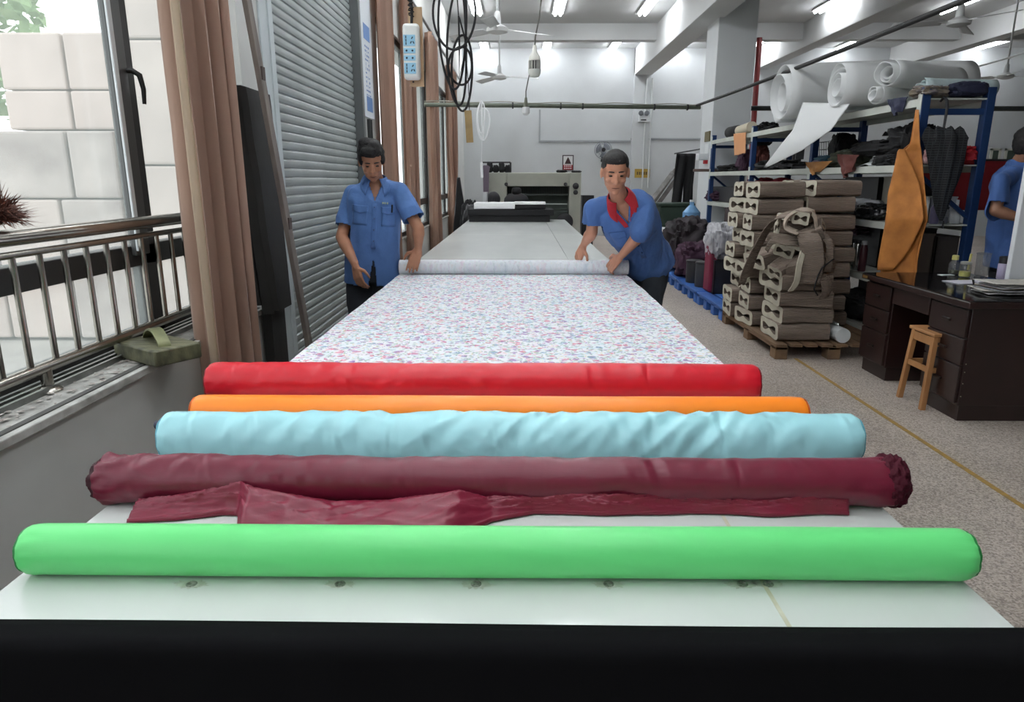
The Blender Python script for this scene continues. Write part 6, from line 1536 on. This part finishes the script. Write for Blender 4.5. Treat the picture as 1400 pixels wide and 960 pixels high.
put('bulb', MB().lathe((b2.x, yl_ + 0.3, b2.z - 0.16), [(0.025, 0), (0.052, 0.02), (0.055, 0.06), (0.045, 0.1)], 18), M_wc, l2)
# ceiling fans
M_fan = mat('fan_white', (220, 222, 222), 0.45)
def cfan(label, loc, zc, rot):
    root = thing('ceiling_fan', label, 'ceiling fan', (loc[0], loc[1], zc))
    x, y = loc
    put('down_rod', MB().cyl((x, y, zc + 0.08), (x, y, ZC), 0.016, n=10), M_fan, root)
    put('canopy', MB().lathe((x, y, ZC - 0.10), [(0.02, 0), (0.06, 0.06), (0.07, 0.10)], 16), M_fan, root)
    put('motor', MB().lathe((x, y, zc - 0.05), [(0.06, 0), (0.12, 0.02), (0.125, 0.06), (0.07, 0.09), (0.045, 0.10), (0.035, 0.22), (0.02, 0.24)], 22), M_fan, root)
    for k in range(3):
        a = rot + k * 2 * math.pi / 3; d = Vector((math.cos(a), math.sin(a), 0)); s_ = Vector((-d.y, d.x, 0)); c_ = Vector((x, y, zc))
        def bf(u, v): return c_ + d * (0.17 + 0.53 * u) + s_ * (v - 0.5) * (0.11 + 0.035 * u) + Vector((0, 0, (v - 0.5) * 0.035 - 0.02 * u))
        put('blade', MB().grid(bf, 10, 4), M_fan, root, solid=0.004)
        put('blade_arm', MB().box((0.10, -0.02, -0.004), (0.22, 0.02, 0.004)).xf(Matrix.Translation(c_) @ Matrix.Rotation(a, 4, 'Z')), M_fan, root, smooth=False)
p = oy(680, 40, 8.6); cfan('white ceiling fan nearer the cable coil', (p.x, 8.6), p.z, 0.4)
p = oy(683, 105, 12.9); cfan('white ceiling fan on a long rod above the grey machine', (p.x, 12.9), p.z, 0.1)
p = oy(1311, 30, 8.4); cfan('white ceiling fan above the foam rolls', (p.x, 8.4), p.z, 0.9)
p = oy(1375, 104, 12.6); cfan('white ceiling fan far right on a long rod', (p.x, 12.6), p.z, 0.2)
wq = [oy(1300, 85, 12.0), oy(1375, 62, 9.5), oy(1440, 40, 8.0)]
tag(put('slung_wire', MB().tube([oy(1312, 98, 12.0), oy(1366, 83, 10.5), oy(1420, 66, 9.0)], 0.012, 6), M_wc), 'thin pale wire slung behind the foam rolls', 'wire')

# ================================================================== the back wall
def bw(px, py, off=0.0): return oy(px, py, YB - off)
cn = thing('cable_duct', 'thin grey cable duct running down and along the back wall', 'cable duct', tuple(bw(738, 193)))
M_duct = mat('duct_grey', (150, 156, 158), 0.6)
a, b, c_ = bw(738, 150), bw(738, 193), bw(862, 193)
put('duct_run', MB().box((a.x - 0.02, YB - 0.03, b.z - 0.02), (a.x + 0.02, YB - 0.001, a.z)), M_duct, cn, smooth=False)
put('duct_run', MB().box((a.x + 0.02, YB - 0.03, b.z - 0.02), (c_.x, YB - 0.001, b.z + 0.02)), M_duct, cn, smooth=False)
d_ = bw(862, 190); e_ = oy(884, 190, YB - 0.12)
put('duct_run', MB().box((c_.x, YB - 0.03, d_.z - 0.02), (2.775, YB - 0.001, d_.z + 0.02)), M_duct, cn, smooth=False)
put('duct_run', MB().box((3.205, YB - 0.03, d_.z - 0.02), (4.6, YB - 0.001, d_.z + 0.02)), M_duct, cn, smooth=False)
for px in (882, 890):
    q = oy(px, 160, YB - 0.13)
    tag(put('wall_conduit', MB().cyl((q.x, YB - 0.145, 1.2), (q.x, YB - 0.145, 3.8), 0.02, n=8), mat('conduit_white', (206, 210, 210), 0.5)), 'thin white vertical conduit on the wall pier', 'conduit', 'conduits on the wall pier')
el = thing('emergency_light', 'white twin head emergency light on the wall pier', 'emergency light', tuple(oy(880, 166, YB - 0.12)))
E0, E1 = oy(873, 153, YB - 0.13), oy(887, 167, YB - 0.13)
put('housing', MB().box((E0.x, YB - 0.22, E1.z), (E1.x, YB - 0.121, E0.z - 0.06)), M_whp, el, bevel=0.01)
for px in (876, 884):
    q = oy(px, 155, YB - 0.2); put('lamp_head', MB().lathe((q.x, YB - 0.17, q.z), [(0.04, 0), (0.06, -0.05), (0.06, -0.08), (0.045, -0.085)], 14, 'Y'), mat('lamp_head', (96, 100, 104), 0.4), el)
put('label_strip', MB().box((E0.x + 0.05, YB - 0.223, E1.z + 0.03), (E1.x - 0.08, YB - 0.2205, E1.z + 0.06)), M_dkp, el, smooth=False)
ys1_ = oy(876, 237, YB - 0.13)
sg = thing('wall_plaque', 'small yellow lettered plaque on the wall pier', 'sign', tuple(ys1_))
q0, q1 = oy(868, 231, YB - 0.13), oy(888, 243, YB - 0.13)
put('plaque', MB().box((q0.x, YB - 0.14, q1.z), (q1.x, YB - 0.121, q0.z)), mat('plaque_yellow', (176, 146, 64), 0.5), sg, smooth=False)
le = MB()
for k in range(5): le.box((q0.x + 0.05 + k * 0.055, YB - 0.143, q1.z + 0.07), (q0.x + 0.085 + k * 0.055, YB - 0.1402, q0.z - 0.07))
put('lettering', le, mat('plaque_letters', (92, 70, 36), 0.6), sg, smooth=False)
# safety poster
so = thing('safety_poster', 'framed safety poster with a red lower block on the back wall', 'poster', tuple(bw(776, 233)))
s0_, s1_ = bw(769, 212, 0.01), bw(784, 233, 0.01)
put('frame', MB().box((s0_.x, YB - 0.02, s1_.z), (s1_.x, YB - 0.001, s0_.z)), mat('poster_frame', (66, 58, 62), 0.5), so, smooth=False)
put('sheet', MB().box((s0_.x + 0.025, YB - 0.023, s1_.z + 0.02), (s1_.x - 0.025, YB - 0.0201, s0_.z - 0.025)), mat('poster_white', (214, 214, 214), 0.6), so, smooth=False)
hgt = s0_.z - s1_.z
put('red_block', MB().box((s0_.x + 0.02, YB - 0.0255, s1_.z + 0.015), (s1_.x - 0.02, YB - 0.0235, s1_.z + hgt * 0.36)), mat('poster_red', (150, 36, 46), 0.6), so, smooth=False)
xm = (s0_.x + s1_.x) / 2; zz0 = s1_.z + hgt * 0.42; zz1 = s0_.z - 0.05
put('figure', MB().add([(xm - 0.085, YB - 0.0255, zz0), (xm + 0.085, YB - 0.0255, zz0), (xm + 0.03, YB - 0.0255, zz1 - 0.05), (xm, YB - 0.0255, zz1), (xm - 0.03, YB - 0.0255, zz1 - 0.05)], [(0, 1, 2, 3, 4)]), mat('poster_dark', (58, 30, 34), 0.6), so, smooth=False, solid=0.001)
tx = MB()
for k in range(2):
    for j in range(4): tx.box((s0_.x + 0.045 + j * 0.05, YB - 0.0275, s1_.z + 0.035 + k * 0.055), (s0_.x + 0.08 + j * 0.05, YB - 0.0256, s1_.z + 0.065 + k * 0.055))
put('lettering', tx, mat('poster_letters', (206, 190, 190), 0.6), so, smooth=False)
# wall fan
wf = thing('wall_fan', 'round grey wall fan behind the man with the red collar', 'fan', tuple(bw(825, 218)))
fc = oy(825, 205, YB - 0.35)
ftor = lambda R_, y_, r_: MB().tube([(fc.x + R_ * math.cos(2 * math.pi * i / 32), y_, fc.z + R_ * math.sin(2 * math.pi * i / 32)) for i in range(33)], r_, 6)
M_fg = mat('fan_grey', (150, 154, 160), 0.4, 0.3)
for R_, y_ in ((0.21, fc.y), (0.21, fc.y + 0.09), (0.14, fc.y - 0.045), (0.07, fc.y - 0.06)): put('guard_ring', ftor(R_, y_, 0.006), M_fg, wf)
for k in range(24):
    a = 2 * math.pi * k / 24; put('guard_wire', MB().tube([(fc.x + 0.05 * math.cos(a), fc.y - 0.06, fc.z + 0.05 * math.sin(a)), (fc.x + 0.14 * math.cos(a), fc.y - 0.045, fc.z + 0.14 * math.sin(a)), (fc.x + 0.21 * math.cos(a), fc.y, fc.z + 0.21 * math.sin(a)), (fc.x + 0.21 * math.cos(a), fc.y + 0.09, fc.z + 0.21 * math.sin(a))], 0.0035, 4), M_fg, wf)
for k in range(3):
    a0_ = 2 * math.pi * k / 3
    put('blade', MB().grid(lambda u, v: Vector((fc.x + (0.04 + 0.14 * u) * math.cos(a0_ + 1.5 * v), fc.y + 0.02 + 0.05 * v, fc.z + (0.04 + 0.14 * u) * math.sin(a0_ + 1.5 * v))), 6, 8), mat('fan_blade', (120, 126, 136), 0.4), wf, solid=0.003)
put('hub', MB().lathe((fc.x, fc.y + 0.0, fc.z), [(0.045, -0.065), (0.05, -0.05), (0.05, 0.10), (0.06, 0.2), (0.04, 0.24)], 16, 'Y'), M_dkp, wf)
put('bracket', MB().tube([(fc.x, fc.y + 0.2, fc.z), (fc.x, fc.y + 0.24, fc.z - 0.2), (fc.x, YB - 0.01, fc.z - 0.26)], 0.025, 8), M_dkp, wf)
# grey cutting press
ym = 13.6
M_mc = mat('machine_grey', (176, 178, 166), 0.45, var=0.06, vscale=3)
M_mcd = mat('machine_dark', (58, 66, 62), 0.5)
m0, m1 = oy(664, 236, ym), oy(795, 236, ym)
mh = thing('press_machine', 'large grey cutting press with an open dark slot standing at the end of the table', 'machine', ((m0.x + m1.x) / 2, ym + 0.4, 0))
sA, sB = oy(693, 255, ym), oy(777, 330, ym)
mz = m0.z
body = MB().box((m0.x, ym, 0.001), (sA.x, ym + 0.8, mz)).box((sB.x, ym, 0.001), (m1.x, ym + 0.8, mz)).box((sA.x, ym, sA.z), (sB.x, ym + 0.8, mz))
put('frame', body, M_mc, mh, smooth=False, bevel=0.015)
put('slot_back', MB().box((sA.x, ym + 0.45, 0.3), (sB.x, ym + 0.5, sA.z)), mat('slot_green', (96, 108, 100), 0.5), mh, smooth=False)
gz = oy(700, 266, ym).z
for k in range(34):
    x = sA.x + 0.03 + (sB.x - sA.x - 0.06) * k / 33; put('comb_tooth', MB().box((x - 0.008, ym + 0.30, gz), (x + 0.008, ym + 0.33, sA.z - 0.02)), M_mcd, mh, smooth=False)
zb_r = oy(700, 279, ym).z
put('platen', MB().box((sA.x, ym + 0.08, gz - 0.02), (sB.x, ym + 0.45, gz + 0.01)), M_mcd, mh, smooth=False)
put('light_bar', MB().box((sA.x + 0.02, ym + 0.05, zb_r - 0.012), (sB.x - 0.03, ym + 0.07, zb_r + 0.008)), mat('bar_pale', (180, 190, 184), 0.4), mh, smooth=False)
put('bed', MB().box((sA.x, ym + 0.02, 0.25), (sB.x, ym + 0.45, zb_r - 0.12)), M_mcd, mh, smooth=False, bevel=0.01)
put('base', MB().box((sA.x, ym + 0.1, 0.001), (sB.x, ym + 0.7, 0.25)), M_mcd, mh, smooth=False)
q = oy(787, 258, ym); put('control_knob', MB().lathe((q.x, ym, q.z + 0.05), [(0.06, 0), (0.06, -0.03), (0.03, -0.05)], 16, 'Y').lathe((q.x, ym, q.z - 0.07), [(0.045, 0), (0.045, -0.03), (0.02, -0.04)], 16, 'Y'), M_dkp, mh)
for px in (692, 773):
    q = oy(px, 252, ym); put('lifting_eye', MB().lathe((q.x, ym, q.z), [(0.035, 0), (0.035, -0.03), (0.015, -0.04)], 12, 'Y'), M_dkp, mh)
q = oy(772, 300, ym); put('drive_wheel', MB().lathe((q.x, ym - 0.02, 0.62), [(0.16, 0), (0.16, -0.04), (0.05, -0.06)], 24, 'Y'), M_dkp, mh, angle=50)
# things on and beside the press
q = oy(770, 234, ym + 0.2); lump('glove', 'dark glove lying on top of the press below the poster', 'glove', (oy(768, 235, ym + 0.3).x, ym + 0.3, mz + 0.001), (0.2, 0.2, 0.05), M_k, 90, 0.3, n=12)
lump('glove', 'dark glove at the right corner of the press top', 'glove', (oy(788, 235, ym + 0.3).x, ym + 0.3, mz + 0.001), (0.18, 0.2, 0.04), M_k, 91, 0.3, n=12)
hk = thing('tool_rack', 'dark rail with hooks standing on the press top', 'tool rack', (oy(680, 235, ym + 0.4).x, ym + 0.4, mz))
h0, h1 = oy(660, 222, ym + 0.4), oy(698, 222, ym + 0.4)
put('rail', MB().cyl(h0, h1, 0.015, n=8), M_dkp, hk)
put('upright', MB().cyl((h1.x, ym + 0.4, mz), h1, 0.02, n=8), M_dkp, hk); put('upright', MB().cyl((h0.x + 0.1, ym + 0.4, mz), h0 + Vector((0.1, 0, 0)), 0.02, n=8), M_dkp, hk)
for i, px in enumerate((670, 678, 686, 694)):
    q = oy(px, 234, ym + 0.35); lump('tool_pouch', 'dark tool pouch under the hook rail on the press', 'pouch', (q.x, ym + 0.35, mz + 0.001), (0.11, 0.12, 0.14 if i % 2 else 0.19), M_k, 92 + i, 0.3, n=12, group='pouches on the press')
q = oy(664, 226, ym - 0.15); q2 = oy(663, 268, ym - 0.15)
tag(put('hanging_coat', MB().loft([[Vector((q.x + (x_ * w_), ym - 0.05 - 0.05 * (y_ + 1), z_)) for x_, y_ in ((-1, -1), (1, -1), (1, 0.2), (-1, 0.2))] for z_, w_ in ((q2.z, 0.05), (q2.z + 0.3, 0.055), (q.z - 0.12, 0.06), (q.z - 0.03, 0.08), (q.z, 0.04))]), mat('mauve_coat', (104, 92, 104), 0.8), angle=50), 'narrow mauve grey coat hanging at the left edge of the press', 'coat')
# chairs, easel and bags left of the press
def chair(label, px, py, Y, w_):
    q = oy(px, py, Y); root = thing('office_chair', label, 'chair', (q.x, Y, 0))
    put('backrest', MB().ell((q.x, Y - 0.2, q.z), (w_, 0.04, 0.14), 20), M_dkp, root)
    put('seat', MB().ell((q.x, Y, 0.48), (0.24, 0.23, 0.05), 20), M_dkp, root)
    put('column', MB().cyl((q.x, Y, 0.08), (q.x, Y, 0.46), 0.03, n=10), M_dkp, root)
    put('back_support', MB().tube([(q.x, Y, 0.45), (q.x, Y - 0.26, 0.5), (q.x, Y - 0.24, q.z)], 0.02, 8), M_dkp, root)
    for k in range(5):
        a = 2 * math.pi * k / 5; put('foot', MB().cyl((q.x, Y, 0.09), (q.x + 0.26 * math.cos(a), Y + 0.26 * math.sin(a), 0.03), 0.02, n=8), M_dkp, root)
chair('black office chair with a cap on its backrest behind the white stack', 706, 274, 12.6, 0.22)
chair('grey dark round backed chair between the white stack and the mauve coat', 675, 272, 13.15, 0.13)
lump('cap', 'black cap sitting on the backrest of the office chair', 'cap', (oy(706, 262, 12.4).x, 12.42, oy(706, 266, 12.4).z), (0.16, 0.16, 0.12), M_k, 99, 0.15, n=12)
crate('white carton standing on end beside the round backed chair', (oy(660, 270, 12.2).x, 12.2, 0.0), (oy(666, 270, 12.2).x, 12.4, oy(662, 264, 12.2).z), M_whp, name='carton', cat='carton')
lump('bag', 'black bag slumped below the easel in the far corner', 'bag', (oy(644, 280, 12.7).x, 12.6, 0.0), (0.34, 0.4, 1.02), M_k, 101, 0.2)
es = thing('easel', 'narrow dark folding easel in the corner by the far curtain', 'easel', (oy(632, 270, 13.2).x, 13.2, 0))
t_ = oy(627, 243, 13.2)
for dx, dy in ((-0.12, -0.15), (0.22, -0.15), (0.05, 0.3)): put('leg', MB().cyl(t_, (t_.x + dx, 13.2 + dy, 0.0), 0.03, n=8), M_dkp, es)
put('panel', MB().add([(t_.x - 0.02, 13.1, t_.z - 0.02), (t_.x + 0.02, 13.1, t_.z - 0.02), (t_.x + 0.19, 13.07, 0.5), (t_.x - 0.09, 13.07, 0.5)], [(0, 1, 2, 3)]), M_k, es, solid=0.02, smooth=False)
lump('bag', 'black cushion like bag on the far left corner behind the table', 'bag', (oy(650, 285, 12.2).x - 0.05, 12.1, 0.0), (0.34, 0.34, 0.96), M_dkp, 103, 0.15)
crate('black cabinet behind the man with the red collar', (oy(796, 275, 14.6).x, 14.6, 0), (oy(812, 275, 14.6).x, 15.0, oy(800, 268, 14.6).z), M_dkp, name='cabinet', cat='cabinet')
